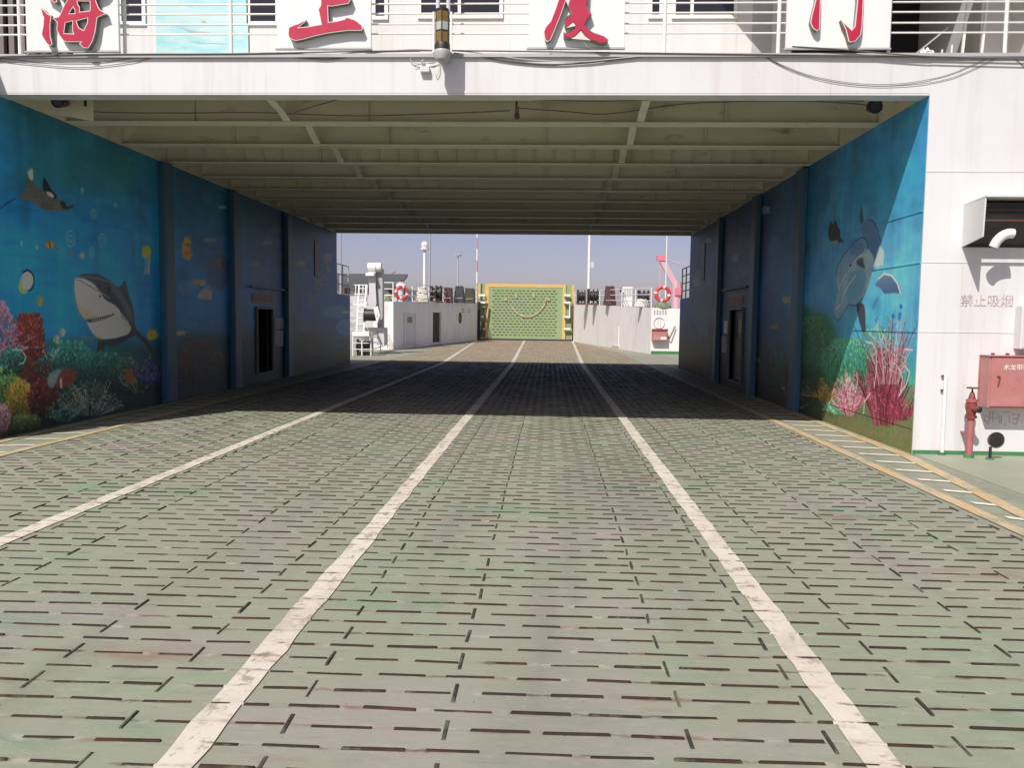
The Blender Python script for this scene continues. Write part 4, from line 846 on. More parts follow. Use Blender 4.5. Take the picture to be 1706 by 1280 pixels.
for label, x0, x1, z0, polys in CH:
    r = empty('sign_board', ((x0 + x1) / 2, YB, z0), label, 'sign', 'red character boards on the upper deck railing')
    bevel(MB().box(x0, x1, YB, YB + .045, z0, 6.28).build('board', m_board, r), .004)
    MB().box(x0 - .02, x1 + .01, YB - .012, YB + .03, z0 - .022, z0 - .003).build('bottom_rail', m_grey, r)
    yf = YB - .085
    def plane2(pts):
        out = []
        for px, py in pts:
            p = at_y(px, py, yf); out.append((p.x, p.z))
        return out
    pp = [plane2(q) for q in polys]
    me = shape_mesh(pp, .037, 0); me.transform(Matrix.Translation((0, YB - .040, 0)) @ Matrix.Rotation(R(90), 4, 'X')); ch = link('character_body', me, r, m_lside)
    me = shape_mesh(pp, .003, .002); me.transform(Matrix.Translation((0, yf + .0045, 0)) @ Matrix.Rotation(R(90), 4, 'X')); link('character_rim', me, ch, m_rim)
    me = shape_mesh(pp, .0015, -.008); me.transform(Matrix.Translation((0, yf - .0005, 0)) @ Matrix.Rotation(R(90), 4, 'X')); link('character_face', me, ch, m_red)

# ================================================================== SIGNAL LANTERN, CABLES ON THE FASCIA
c = at_y(737, 60, 10.52); lx, ly = c.x, 10.52
def lz(py): return at_y(738, py, ly).z
ln = empty('signal_lantern', (lx, ly, ZD), 'two-tier amber signal lantern on the deck edge below two grey posts', 'lantern')
def hexa(r_, z0, z1, name, m_, par=ln, n=6):
    return MB().tube([(lx, ly, z0), (lx, ly, z1)], r_, n).build(name, m_, par)
zt, zb = lz(17), lz(76)
zm = zt + (zb - zt) * .52
for nm, a, b_ in (('upper_lens', zm + .075, zt - .012), ('lower_lens', zb + .03, zm - .03)):
    hexa(.082, a, b_, nm, m_amber)
hexa(.084, zm - .028, zm + .072, 'grey_band', m_band); hexa(.09, zt - .012, zt + .01, 'top_cap', m_black); hexa(.088, zm - .036, zm - .026, 'middle_ring', m_black)
cage = MB()
for k in range(6):
    a = math.pi / 3 * k
    # corner bars follow the prism's corners
    q = (lx + .088 * math.cos(a + math.pi / 2), ly + .088 * math.sin(a + math.pi / 2)); cage.tube([(q[0], q[1], zb), (q[0], q[1], zt)], .006, 5)
cage.build('cage', m_black, ln)
MB().tube([(lx, ly, zb - .075), (lx, ly, zb - .05), (lx, ly, zb), (lx, ly, zb + .03)], [.10, .1, .098, .09], 12).build('base_ring', m_black, ln, True)
MB().tube([(lx, ly, zb - .2), (lx, ly, zb - .17), (lx, ly, zb - .09), (lx, ly, zb - .06)], [.03, .085, .115, .105], 12).build('base_cup', m_grey, ln, True)
for sgn in (-1, 1): MB().box(lx + sgn * .108 - .011, lx + sgn * .108 + .011, ly - .02, ly + .03, zb - .08, zt - .02).build('side_guard', m_trim, ln)
for sgn in (-1, 1): MB().tube([(lx + sgn * .065, ly + .06, zt), (lx + sgn * .06, ly + .06, 6.4)], .024, 8).build('post', m_lgrey, ln, True)
MB().box(lx - .05, lx + .05, ly, YF + .02, zb - .13, zb - .10).build('bracket', m_grey, ln)
jb = empty('junction_box', (-1.62, YF - .03, 4.78), 'small grey junction box on the fascia left of the lantern', 'box')
bevel(MB().box(-1.67, -1.55, YF - .07, YF - .002, 4.74, 4.81).build('box_body', m_lgrey, jb), .006)
MB().tube([(-1.64, YF - .03, 4.81), (-1.65, YF - .04, 4.87), (-1.63, YF - .03, 4.9)], .012, 6).build('gland', m_grey, jb)
def cable(pts, r, m_, label):
    P = [Vector(p) for p in pts]; out = []
    for i in range(len(P) - 1):
        a, b_ = P[max(i - 1, 0)], P[min(i + 2, len(P) - 1)]
        for k in range(8):
            t_ = k / 8; p1, p2 = P[i], P[i + 1]
            out.append(0.5 * ((2 * p1) + (p2 - a) * t_ + (2 * a - 5 * p1 + 4 * p2 - b_) * t_ ** 2 + (-a + 3 * p1 - 3 * p2 + b_) * t_ ** 3))
    out.append(P[-1]); o = MB().tube(out, r, 6).build('cable', m_, None, True); return tag(o, label, 'cable')
def fc(pts, off=.012): return [(lambda p: (p.x, YF - off, p.z))(at_y(px, py, YF - off)) for px, py in pts]
cable(fc([(-40, 93), (60, 102), (150, 104), (230, 95), (262, 90)]), .004, m_cable, 'thin dark cable sagging across the left end of the fascia')
cable(fc([(-40, 96), (60, 107), (140, 112), (220, 103), (266, 92)], .014), .004, m_cable, 'lower thin dark cable sagging across the left end of the fascia')
cable(fc([(262, 92), (340, 95), (430, 90), (520, 97), (560, 97), (620, 88), (680, 83), (730, 84)], .02), .009, m_cable, 'thick grey cable sagging below the second sign board')
cable(fc([(266, 90), (360, 91), (450, 87), (540, 91), (600, 87), (700, 85)], .03), .007, m_cablew, 'pale cable clipped above the thick grey one')
cable(fc([(756, 88), (800, 94), (860, 103), (920, 107), (980, 104), (1040, 97), (1120, 90), (1200, 91), (1270, 89)], .02), .010, m_cable, 'thick grey cable sagging below the third sign board')
cable(fc([(752, 84), (800, 88), (870, 98), (960, 103), (1030, 97), (1090, 91)], .035), .006, m_cablew, 'pale cable running right of the lantern')
cable(fc([(1270, 91), (1310, 111), (1360, 128), (1430, 139), (1500, 139), (1570, 127), (1620, 108), (1655, 93), (1680, 91), (1700, 105), (1720, 125)]), .0035, m_cable, 'upper of two thin wires looping low across the right fascia')
cable(fc([(1274, 94), (1320, 117), (1380, 135), (1450, 143), (1520, 141), (1580, 131), (1625, 113), (1660, 96)], .014), .0035, m_cable, 'lower of two thin wires looping low across the right fascia')
cable(fc([(1320, 77), (1400, 82), (1480, 89), (1560, 94), (1720, 98)], .07), .008, m_cable, 'dark cable slanting below the rightmost sign board to the picture edge')
cable(fc([(-30, 95), (40, 93), (200, 90), (400, 89), (700, 84), (1000, 87), (1300, 91), (1560, 94), (1720, 97)], .045), .009, m_cable, 'long grey cable lying along the top edge of the fascia')
cable(fc([(735, 100), (715, 92), (690, 94), (684, 100), (700, 106), (735, 101)], .03), .0045, m_cablew, 'pale looped wire beside the junction box')
cable(fc([(732, 104), (731, 118), (727, 126), (724, 118)], .03), .0045, m_cablew, 'short pale wire tail hanging below the lantern')
cable(fc([(690, 109), (708, 105), (722, 105), (732, 98)], .03), .004, m_cable, 'thin dark wire running into the junction box')
def uc(pts, y): return [(lambda p: (p.x, y, p.z))(at_y(px, py, y)) for px, py in pts]
cable(uc([(130, 168), (150, 185), (300, 188), (420, 187), (560, 192), (640, 192), (760, 188), (850, 184)], 12.3), .008, m_cable, 'black cable slung along the first ceiling beam, left half')
cable(uc([(866, 180), (950, 186), (1000, 190), (1050, 185), (1150, 172), (1300, 168), (1420, 172), (1470, 182)], 12.3), .008, m_cable, 'black cable slung along the first ceiling beam, right half')
cable(uc([(490, 187), (540, 172), (580, 164), (700, 163), (850, 165), (1000, 168), (1200, 164), (1440, 168)], 11.05), .006, m_rust, 'brown wire running behind the lower edge of the fascia')

# ================================================================== FITTINGS ON THE RIGHT BULKHEAD
vh = empty('vent_hood', (5.5, YF, 2.9), 'white hooded vent box with a curved white pipe on the right bulkhead', 'vent')
yo, yi = YF - .5, YF - .004
x0, x1 = 5.13, 6.15
bevel(MB().prism([(x0, yi, 2.62), (x0, yo, 2.70), (x0, yo - .02, 3.16), (x0, yi, 3.13)], (.018, 0, 0)).build('left_cheek', m_white, vh), .004)
MB().prism([(x1, yi, 2.62), (x1, yo, 2.70), (x1, yo - .02, 3.16), (x1, yi, 3.13)], (.018, 0, 0)).build('right_cheek', m_white, vh)
MB().prism([(x0, yi, 3.13), (x0, yo - .04, 3.165), (x0, yo - .04, 3.185), (x0, yi, 3.15)], (x1 - x0 + .018, 0, 0)).build('top_plate', m_white, vh)
MB().box(x0 + .019, x1 - .001, yi - .012, yi, 2.62, 3.13).build('back_plate', m_black, vh)
MB().prism([(x0 + .02, yi - .013, 2.66), (x0 + .02, yo + .12, 2.98), (x0 + .02, yo + .12, 3.12), (x0 + .02, yi - .013, 3.12)], (x1 - x0 - .03, 0, 0)).build('shutter_box', m_black, vh)
for z in (2.9, 3.02): MB().box(x0 + .05, x1 - .05, yo + .1, yo + .119, z, z + .018).build('shutter_bar', m_rust, vh)
pts = []
for k in range(9):
    a = R(-10 + 11 * k * 1.0); pts.append((5.52 - .17 * math.sin(a) + .02, yo + .22 - .06 * math.cos(a), 2.56 + .2 * math.cos(a)))
MB().tube(pts, .058, 12).build('elbow_pipe', m_trim, vh, True)
hb = empty('hose_box', (5.9, YF, .95), 'faded red fire hose box lettered 水龙带箱 on the right bulkhead', 'box')
hx0, hx1, hz0, hz1, hd = 5.43, 6.22, .63, 1.27, .24
bevel(MB().box(hx0, hx1, YF - hd, YF - .005, hz0, hz1).build('box_body', m_hose, hb), .006)
bevel(MB().box(hx0 + .02, hx1 - .02, YF - hd - .014, YF - hd - .001, hz0 + .02, hz1 - .02).build('lid', m_hose, hb), .005)
MB().box(hx0 - .01, hx1 + .01, YF - hd - .025, YF - .005, hz1 + .001, hz1 + .012).build('top_flange', m_hose, hb)
MB().prism([(hx0 - .012, YF - .02, hz0 + .02), (hx0 - .002, YF - .02, hz0 + .02), (hx0 - .002, YF - .02, hz1), (hx0 - .012, YF - .02, hz1)], (0, .012, 0)).build('mount_strip', m_hose, hb)
link('lettering', facing(text_mesh('水龙带箱', .078, .0015, 1.0), 5.745, YF - hd - .0165, 1.135), hb, m_textw)
MB().tube([(5.52, YF - hd - .02, 1.03), (5.54, YF - hd - .04, 1.03), (5.545, YF - hd - .042, 1.0), (5.525, YF - hd - .042, .93)], .009, 6).build('handle', m_valve, hb)
for x in (5.56, 5.74): MB().box(x, x + .03, YF - .04, YF - .006, hz1 + .013, hz1 + .035).build('hanger_lug', m_rust, hb)
wb = empty('wall_box', (6.0, YF, 1.5), 'white wall box above the red hose box at the picture edge', 'box')
bevel(MB().box(5.83, 6.4, YF - .16, YF - .005, 1.36, 1.9).build('box_body', m_white, wb), .008)
MB().box(5.85, 6.38, YF - .167, YF - .161, 1.38, 1.88).build('door', m_white, wb)
hy = empty('fire_hydrant', (5.31, YF - .2, 0), 'red fire hydrant pipe with a rusty valve and handwheel', 'hydrant')
gx, gy = 5.25, YF - .22
MB().tube([(gx, gy, .0), (gx, gy, .50)], .042, 14).build('standpipe', m_pinkred, hy, True)
MB().tube([(gx, gy, 0.002), (gx, gy, .05)], [.062, .058], 14).build('foot_flange', m_green, hy, True)
MB().tube([(gx, gy, .50), (gx, gy, .53)], .068, 14).build('lower_flange', m_valve, hy, True)
MB().tube([(gx, gy, .53), (gx, gy, .60), (gx, gy, .68), (gx, gy, .73)], [.05, .062, .06, .05], 14).build('valve_body', m_valve, hy, True)
MB().tube([(gx, gy, .70), (gx, gy, .735)], .068, 14).build('upper_flange', m_pinkred, hy, True)
MB().tube([(gx, gy, .735), (gx, gy, .80), (gx, gy, .83)], [.045, .03, .014], 10).build('bonnet', m_valve, hy, True)
MB().tube([(gx, gy - .03, .62), (gx + .015, gy - .09, .62), (gx + .03, gy - .13, .615)], [.04, .036, .042], 12).build('outlet', m_valve, hy, True)
MB().tube([(gx + .031, gy - .131, .615), (gx + .036, gy - .146, .613)], [.04, .032], 12).build('outlet_cap', m_black, hy, True)
MB().tube([(gx, gy, .83), (gx, gy, .875)], .01, 6).build('spindle', m_black, hy)
hw = MB().torus((gx, gy, .875), (0, 0, 1), .062, .009, 20, 6)
for k in range(3): a = 2 * math.pi * k / 3; hw.bar((gx, gy, .875), (gx + .06 * math.cos(a), gy + .06 * math.sin(a), .875), .009, .006)
hw.build('handwheel', m_rust, hy, True)
MB().bar((gx, gy, .3), (gx, YF, .3), .03, .02).build('pipe_clip', m_pinkred, hy)
sp = empty('sounding_pipe', (5.5, YF - .25, 0), 'short black pipe with a round black lid standing open', 'pipe')
sx_, sy_ = 5.45, YF - .33
MB().tube([(sx_, sy_, .0), (sx_, sy_, .16)], .018, 8).build('stem', m_black, sp, True)
MB().tube([(sx_, sy_, 0.002), (sx_, sy_, .02)], .05, 10).build('foot', m_green, sp, True)
MB().tube([(sx_ + .06, sy_ - .012, .245), (sx_ + .06, sy_ + .008, .248)], .098, 24).build('lid', m_black, sp, True)
MB().torus((sx_ + .06, sy_ - .012, .245), (0, 1, 0), .093, .008, 24, 6).build('lid_rim', m_rust, sp, True)
vp = empty('vent_pipe', (5.0, YF - .05, 0), 'thin white pipe rising from the deck beside the hydrant', 'pipe')
MB().tube([(5.0, YF - .05, 0), (5.0, YF - .05, 1.02)], .022, 10).build('pipe', m_trim, vp, True)
MB().tube([(5.0, YF - .05, .002), (5.0, YF - .05, .04)], .04, 10).build('foot', m_green, vp, True)
for z in (1.0, .82): MB().tube([(4.955, YF - .03, z), (4.985, YF - .03, z + .01)], .014, 6).build('clip', m_rust, vp)

# fittings in the covered deck: notice plates beside and above the doorways
def notice(x, y0, y1, z0, z1, out, label, mt, bars, mb_=None, rows=6):
    r = empty('notice', (x, (y0 + y1) / 2, z0), label, 'notice')
    p0, p1 = sorted((x - .002 * out, x - .018 * out)); MB().box(p0, p1, y0, y1, z0, z1).build('plate', mt, r)
    if bars:
        m = MB(); q0, q1 = sorted((x - .019 * out, x - .021 * out)); n = bars; st = (y1 - y0) / n
        for k in range(n):
            a = y0 + st * (k + .14); b = a + st * .72; h = z1 - z0
            m.box(q0, q1, a, b, z0 + h * .72, z0 + h * .80); m.box(q0, q1, a + st * .32, a + st * .42, z0 + h * .18, z0 + h * .86); m.box(q0, q1, a, b, z0 + h * .40, z0 + h * .48); m.box(q0, q1, a, b if k % 2 else a + st * .3, z0 + h * .18, z0 + h * .25)
        o = m.build('worn_lettering', mb_, r); o['kind'] = 'stuff'
    return r
notice(XL, 20.13, 21.65, 1.99, 2.22, -1, 'pink notice plate with worn red lettering above the left doorway', m_noticep, 6, m_noticer)
notice(XL, 21.77, 22.52, 1.32, 1.62, -1, 'small green and white picture notice right of the left doorway', m_notice, 0)
notice(XL, 21.75, 22.47, .86, 1.27, -1, 'pale paper notice below the picture notice by the left doorway', m_notice, 0)
notice(XR, 20.45, 21.85, 2.08, 2.3, 1, 'pale notice plate with worn red lettering above the right doorway', m_noticep, 6, m_noticer)
notice(XR, 22.1, 22.5, 1.35, 1.68, 1, 'small white notice beside the right doorway', m_board, 0)
notice(XR, 22.15, 22.7, .85, 1.28, 1, 'grey paper notice below the small white one', m_notice, 0)

# ================================================================== OPEN FOREDECK
def at_v(px, py, A, B):
    d = ray(px, py); n_ = Vector((B[1] - A[1], A[0] - B[0], 0)); t_ = ((Vector((A[0], A[1], 0)) - EYE).dot(n_)) / d.dot(n_); return EYE + d * t_
# ---- port bow wall
A1, B1 = (-8.05, 43.3), (-5.62, 65.6)
zA1, zB1 = 2.5, 2.95
def wall_quad(mb, A, B, zA, zB, th, z0=-.02):
    d = Vector((B[0] - A[0], B[1] - A[1], 0)).normalized(); nn = Vector((-d.y, d.x, 0)) * th
    a0, b0 = Vector((*A, z0)), Vector((*B, z0)); a1, b1 = Vector((*A, zA)), Vector((*B, zB))
    return mb.add([a0, b0, b1, a1, a0 + nn, b0 + nn, b1 + nn, a1 + nn], [(0, 1, 2, 3), (7, 6, 5, 4), (0, 4, 5, 1), (1, 5, 6, 2), (2, 6, 7, 3), (3, 7, 4, 0)])
pw = empty('bow_bulkhead', (-6.8, 54, 0), 'long white bow bulkhead on the left with a grey door and a porthole', 'wall')
wall_quad(MB(), A1, B1, zA1, zB1, .12).build('plating', m_bow, pw)
MB().prism([(A1[0] - 1.05, 43.25, -.02), (A1[0] - .003, 43.25, -.02), (A1[0] - .003, 43.25, zA1), (A1[0] - 1.05, 43.25, zA1)], (0, .12, 0)).build('return_plating', m_bow, pw)
MB().tube([(A1[0] - .03, 43.2, 0), (A1[0] - .03, 43.2, zA1)], .06, 10).build('corner_post', m_bow, pw, True)
MB().prism([(A1[0] - 1.6, 43.4, 2.32), (A1[0] - .1, 43.4, 2.32), (B1[0] - .15, B1[1], 2.75), (B1[0] - 1.6, B1[1], 2.75)], (0, 0, .06)).build('platform', m_side, pw)
dA = Vector((B1[0] - A1[0], B1[1] - A1[1], 0)).normalized(); nA = Vector((dA.y, -dA.x, 0))
def onwall(mb, px0, py0, px1, py1, proud, thick, A=A1, B=B1, nn=nA, dd=dA):
    p = at_v(px0, py1, A, B); q = at_v(px1, py0, A, B); L_ = (Vector((q.x - p.x, q.y - p.y, 0))).length; c = (p + q) / 2 + nn * (proud + thick / 2)
    return mb.obox(c, dd, nn, (0, 0, 1), L_ / 2, thick / 2, abs(q.z - p.z) / 2)
d = onwall(MB(), 674, 523, 690, 575, .004, .05).build('door', m_lgrey, pw)
onwall(MB(), 677, 528, 685, 538, .055, .008).build('door_window', m_glass, d)
onwall(MB(), 672.6, 522, 673.8, 576, .004, .07).build('door_jamb', m_trim, pw); onwall(MB(), 690.2, 522, 691.4, 576, .004, .07).build('door_jamb', m_trim, pw)
onwall(MB(), 721, 521, 732, 571, .002, .012).build('doorway', m_dark, pw)
d2 = onwall(MB(), 732.6, 521, 736, 571, .01, .09).build('door', m_bow, pw)
onwall(MB(), 719, 571.5, 734, 573.5, .004, .12).build('sill', m_bow, pw)
p = at_v(766, 530, A1, B1); d = MB().tube([p + nA * .002, p + nA * .02], .33, 20).build('porthole', m_glass, pw); MB().torus(p + nA * .02, nA, .35, .05, 24, 6).build('porthole_rim', m_rust, d, True)
for px in (769, 779):
    m = MB(); onwall(m, px, 515, px + 4, 516, .002, .004); onwall(m, px + 1.5, 514, px + 2.4, 521, .002, .004); onwall(m, px, 519, px + 4, 520, .002, .004); o = m.build('worn_stencil', m_textg, pw); o['kind'] = 'stuff'
def rail_run(A, B, zA, zB, n, label, hgt=.98, mids=2, name='railing', m_=None, r_=.028):
    m_ = m_ or m_trim; r = empty(name, ((A[0] + B[0]) / 2, (A[1] + B[1]) / 2, zA), label, 'railing')
    pt = lambda f, h: (A[0] + (B[0] - A[0]) * f, A[1] + (B[1] - A[1]) * f, zA + (zB - zA) * f + h)
    for k in range(n): MB().tube([pt(k / (n - 1), 0), pt(k / (n - 1), hgt)], r_, 6).build('post', m_, r)
    for k in range(mids + 1): MB().tube([pt(0, hgt * (k + 1) / (mids + 1)), pt(1, hgt * (k + 1) / (mids + 1))], r_ * .85, 6).build('rail', m_, r)
    return r
rail_run((-8.6, 43.4), (A1[0] - .05, 43.4), zA1, zA1, 2, 'short white rail at the near end of the left bow bulkhead')
rail_run((A1[0] - .06, 43.4), (B1[0] - .06, B1[1] - .1), zA1 + .01, zB1 + .01, 7, 'white railing on top of the left bow bulkhead')
# ---- starboard bow wall
A2, B2 = (5.12, 42.45), (1.92, 66.2)
zA2, zB2 = 2.33, 2.9
sw = empty('bow_bulkhead', (3.6, 54, 0), 'sunlit white bow bulkhead on the right with a red hose box', 'wall')
wall_quad(MB(), A2, B2, zA2, zB2, -.12).build('plating', m_bow, sw)
MB().prism([(A2[0] + .003, 42.43, -.02), (6.9, 42.43, -.02), (6.9, 42.43, zA2 - .05), (A2[0] + .003, 42.43, zA2)], (0, .12, 0)).build('return_plating', m_bow, sw)
MB().box(A2[0] + .02, 6.9, 42.30, 42.42, -.02, .16).build('green_step', m_green, sw)
MB().prism([(A2[0] + .1, 42.6, 2.2), (6.9, 42.6, 2.2), (4.0, 66.2, 2.75), (B2[0] + .15, 66.2, 2.75)], (0, 0, .06)).build('platform', m_side, sw)
dB = Vector((B2[0] - A2[0], B2[1] - A2[1], 0)).normalized(); nB = Vector((-dB.y, dB.x, 0))
kw = dict(A=A2, B=B2, nn=nB, dd=dB)
onwall(MB(), 1030, 545, 1031.5, 576, .002, .03, **kw).build('pipe_run', m_bow, sw); onwall(MB(), 1020, 575, 1031.5, 576.5, .002, .03, **kw).build('pipe_run', m_bow, sw)
p = at_z(978, 568); MB().prism([(p.x, p.y, .0), (p.x + .9, p.y - .3, .0), (p.x + .9, p.y - .3, .5), (p.x + .1, p.y, .35)], (.12, .25, 0)).build('bracket', m_lgrey, sw)
p = at_y(1098, 538, 42.4); MB().torus((p.x, 42.41, p.z), (0, 1, 0), .27, .025, 24, 6).build('round_cover', m_lgrey, sw, True)
for dx in (-.06, .06): MB().box(p.x + dx - .012, p.x + dx + .012, 42.4, 42.425, p.z - .2, p.z + .2).build('cover_bar', m_lgrey, sw)
m = MB()
for k in range(5):
    q = at_y(1089 + k * 4.6, 520, 42.42); m.box(q.x, q.x + .1, 42.415, 42.426, q.z - .09, q.z - .06); m.box(q.x, q.x + .1, 42.415, 42.426, q.z + .02, q.z + .05); m.box(q.x + .035, q.x + .06, 42.415, 42.426, q.z - .14, q.z + .1)
o = m.build('worn_stencil', m_textg, sw); o['kind'] = 'stuff'
rail_run((A2[0] - .0, 42.6), (B2[0] + .08, B2[1]), zA2 + .01, zB2 + .01, 8, 'white railing on top of the sunlit right bow bulkhead')
hb2 = empty('hose_box', (5.5, 42.3, .8), 'small red hose box with pale labels on the right bow bulkhead', 'box')
a, b_ = at_y(1086, 568, 42.2), at_y(1112, 549, 42.2)
bevel(MB().box(a.x, b_.x, 42.1, 42.425, a.z, b_.z).build('box_body', m_hose, hb2), .02)
MB().box(a.x - .02, b_.x + .02, 42.07, 42.099, b_.z - .08, b_.z + .02).build('lid_edge', m_valve, hb2)
MB().box(a.x + .08, a.x + .36, 42.085, 42.099, a.z + .07, a.z + .2).build('label_plate', m_noticep, hb2); MB().box(a.x + .42, b_.x - .06, 42.085, 42.099, a.z + .07, a.z + .2).build('label_plate', m_textw, hb2)
MB().tube([(b_.x + .03, 42.3, a.z + .15), (b_.x + .14, 42.2, a.z + .2), (b_.x + .4, 42.3, a.z + .75)], .03, 6).build('hose', m_rust, hb2)

# ---- lifebuoys hanging on the rails
def lifebuoy(px, py, y, rad, label, squash=0):
    p = at_y(px, py, y); r = empty('lifebuoy', p, label, 'lifebuoy', 'red lifebuoys on the bow rails')
    ax = Vector((squash, -1, 0)).normalized(); MB().torus(p, ax, rad, rad * .27, 28, 10).build('ring', m_buoy, r, True)
    u = ax.orthogonal().normalized(); v = ax.cross(u)
    for k in range(4):
        t_ = math.pi / 2 * k + .6; d_ = u * math.cos(t_) + v * math.sin(t_); e_ = -u * math.sin(t_) + v * math.cos(t_)
        m_ = MB(); m_.tube([p + d_ * rad - e_ * .05, p + d_ * rad + e_ * .05], rad * .29, 10); m_.build('white_band', m_buoyw, r, True)
    return r
lifebuoy(669, 488, 43.2, .30, 'red lifebuoy with pale bands on the left bow railing', .5)
lifebuoy(1104, 490, 42.2, .335, 'red lifebuoy with pale bands on the right bow railing')

# ---- bow ramp, raised upright
YRp = 66.6
rp = empty('bow_ramp', (-1.9, YRp, 0), 'raised green bow ramp with yellow borders and a painted cream smile', 'ramp')
def rpx(px, py, y=YRp): return at_y(px, py, y)
c0, c1 = rpx(808, 566), rpx(943, 474); zt = c1.z
e0, e1 = rpx(795, 566), rpx(957, 474)
MB().box(c0.x, c1.x, YRp, YRp + .35, .12, zt).build('ramp_plate', m_ramp, rp)
MB().box(e0.x, c0.x - .003, YRp + .3, YRp + .6, .12, zt).build('side_flap', m_ramp, rp); MB().box(c1.x + .003, e1.x, YRp + .12, YRp + .5, .12, zt).build('side_flap', m_ramp, rp)
yb = YRp - .02; bw = .42
MB().box(c0.x, c0.x + .27, yb, YRp - .002, .12, zt).build('yellow_border', m_rampy, rp); MB().box(c1.x - .25, c1.x, yb, YRp - .002, .12, zt).build('yellow_border', m_rampy, rp); MB().box(c0.x + .272, c1.x - .252, yb, YRp - .002, zt - .26, zt).build('yellow_border', m_rampy, rp)
MB().box(e1.x - .2, e1.x, YRp + .09, YRp + .118, .12, zt).build('yellow_border', m_rampy, rp); MB().box(e0.x, e0.x + .2, YRp + .27, YRp + .298, zt - 1.2, zt).build('yellow_border', m_rampy, rp)
nrow = 17; k0 = 0
for r_ in range(nrow):
    z = .42 + r_ * (zt - .95) / (nrow - 1); x = c0.x + .55 + (.16 if r_ % 2 else 0)
    while x < c1.x - .75:
        MB().box(x, x + .24 * rng.uniform(.8, 1.05), YRp - .04, YRp - .001, z, z + .034).build('anti_slip_bar', m_rampbar, rp); x += .34
arc = []
for k in range(25):
    t_ = k / 24; px = 846 + (911 - 846) * t_; py = 497 + 31 * (1 - (2 * t_ - 1) ** 2) ** .75 if 0 < t_ < 1 else 497
    arc.append(rpx(px, py, YRp - .03))
m = MB()
for k in range(24): m.bar((arc[k].x, YRp - .035 - .0004 * k, arc[k].z), (arc[k + 1].x, YRp - .035 - .0004 * k, arc[k + 1].z), .05, .13)
m_smile = mat('smile_paint', (.44, .39, .19), .6, layers=[((.28, .31, .15), 3, .46, .6, .8)])
m.build('painted_smile', m_smile, rp)
for px, py in ((840, 499), (914, 499)):
    p = rpx(px, py, YRp - .04); MB().prism([(p.x - .2, YRp - .06, p.z - .12), (p.x + .2, YRp - .06, p.z - .1), (p.x + (.25 if px < 870 else -.25), YRp - .06, p.z + .22)], (0, .03, 0)).build('smile_corner', m_smile, rp)
for px, py in ((860, 493), (889, 493)):
    p = rpx(px, py, YRp - .04); MB().box(p.x - .09, p.x + .09, YRp - .06, YRp - .03, p.z - .18, p.z + .18).build('painted_eye', m_smile, rp)
for py in (492, 504, 528, 548):
    a, b_ = rpx(798, py), rpx(809, py); MB().box(a.x, b_.x, YRp - .3, YRp - .05, a.z - .08, a.z + .08).build('step_bracket', m_trim, rp)
    a, b_ = rpx(939.5, py), rpx(950, py); MB().box(a.x, b_.x, YRp - .25, YRp - .06, a.z - .07, a.z + .07).build('step_bracket', m_trim, rp)
a = rpx(950, 504); b_ = rpx(950, 528); MB().box(a.x - .08, a.x, YRp - .2, YRp - .06, b_.z + .08, a.z - .08).build('ladder_stile', m_trim, rp)
MB().box(c0.x - 1.2, c1.x + 1.0, YRp - .1, YRp + .3, .0, .11).build('hinge_bar', m_black, rp)
gp = empty('ramp_post', (-5.6, 66, 0), 'dark hydraulic post between the left bow bulkhead and the ramp', 'post')
a, b_ = rpx(795.5, 566), rpx(801, 503)
MB().box(a.x, b_.x, 66.0, 66.4, 0, b_.z).build('post_body', m_black, gp); MB().tube([(b_.x + .05, 65.9, .3), (b_.x + .55, 66.2, 2.9)], .09, 8).build('ram', m_rust, gp)
gp = empty('ramp_post', (2.0, 66.4, 0), 'dark hinge post between the ramp and the sunlit right bulkhead', 'post')
a, b_ = rpx(952.5, 560), rpx(955, 505); MB().box(a.x, b_.x, 66.3, 66.5, .1, b_.z).build('post_body', m_black, gp); MB().tube([(a.x - .03, 66.2, 1.0), (a.x + .05, 66.25, 2.8)], .06, 8).build('ram', m_rust, gp)

# ---- davit crane, ladder and low rails on the port side
YD = 38.0
dv = empty('davit', (-8.1, YD, 0), 'tall grey boat davit with two rollers on top and a winch drum', 'davit')
def dpx(px, py, y=YD): q = at_y(px, py, y); return (q.x, y, q.z)
MB().prism([dpx(613, 452), dpx(625.5, 452), dpx(625.5, 478), dpx(627, 506), dpx(622, 520), dpx(613, 520), dpx(615, 478)], (0, .35, 0)).build('arm', m_lgrey, dv)
MB().prism([dpx(627, 448, YD + .2), dpx(637, 448, YD + .2), dpx(637.5, 562, YD + .2), dpx(629, 562, YD + .2), dpx(628, 480, YD + .2)], (0, .4, 0)).build('arm', m_grey, dv)
for a_, b2, m_ in ((612, 625.2, m_trim), (626, 634, m_trim)):
    p, q = at_y(a_, 445, YD - .1), at_y(b2, 445, YD - .1); d_ = MB().tube([(p.x, YD + .1, p.z), (q.x, YD + .1, p.z)], .21, 18).build('roller', m_, dv, True)
p, q = at_y(611, 455, YD), at_y(625, 460, YD); MB().box(p.x, q.x, YD - .25, YD - .02, q.z, p.z).build('head_plate', m_trim, dv)
p = at_y(619, 525, YD - .3); MB().tube([(p.x - .3, YD - .3, p.z), (p.x + .3, YD - .3, p.z)], .27, 18).build('winch_drum', m_black, dv, True)
for dx in (-.32, .32): MB().tube([(p.x + dx - .02, YD - .3, p.z), (p.x + dx + .02, YD - .3, p.z)], .34, 18).build('drum_flange', m_grey, dv, True)
MB().prism([dpx(622, 512, YD - .62), dpx(629, 510, YD - .62), dpx(633, 525, YD - .62), dpx(628, 540, YD - .62)], (0, .1, 0)).build('brake_cover', m_trim, dv)
MB().prism([dpx(606, 546), dpx(640, 546), dpx(640, 575), dpx(606, 575)], (0, .8, 0)).build('pedestal', m_lgrey, dv)
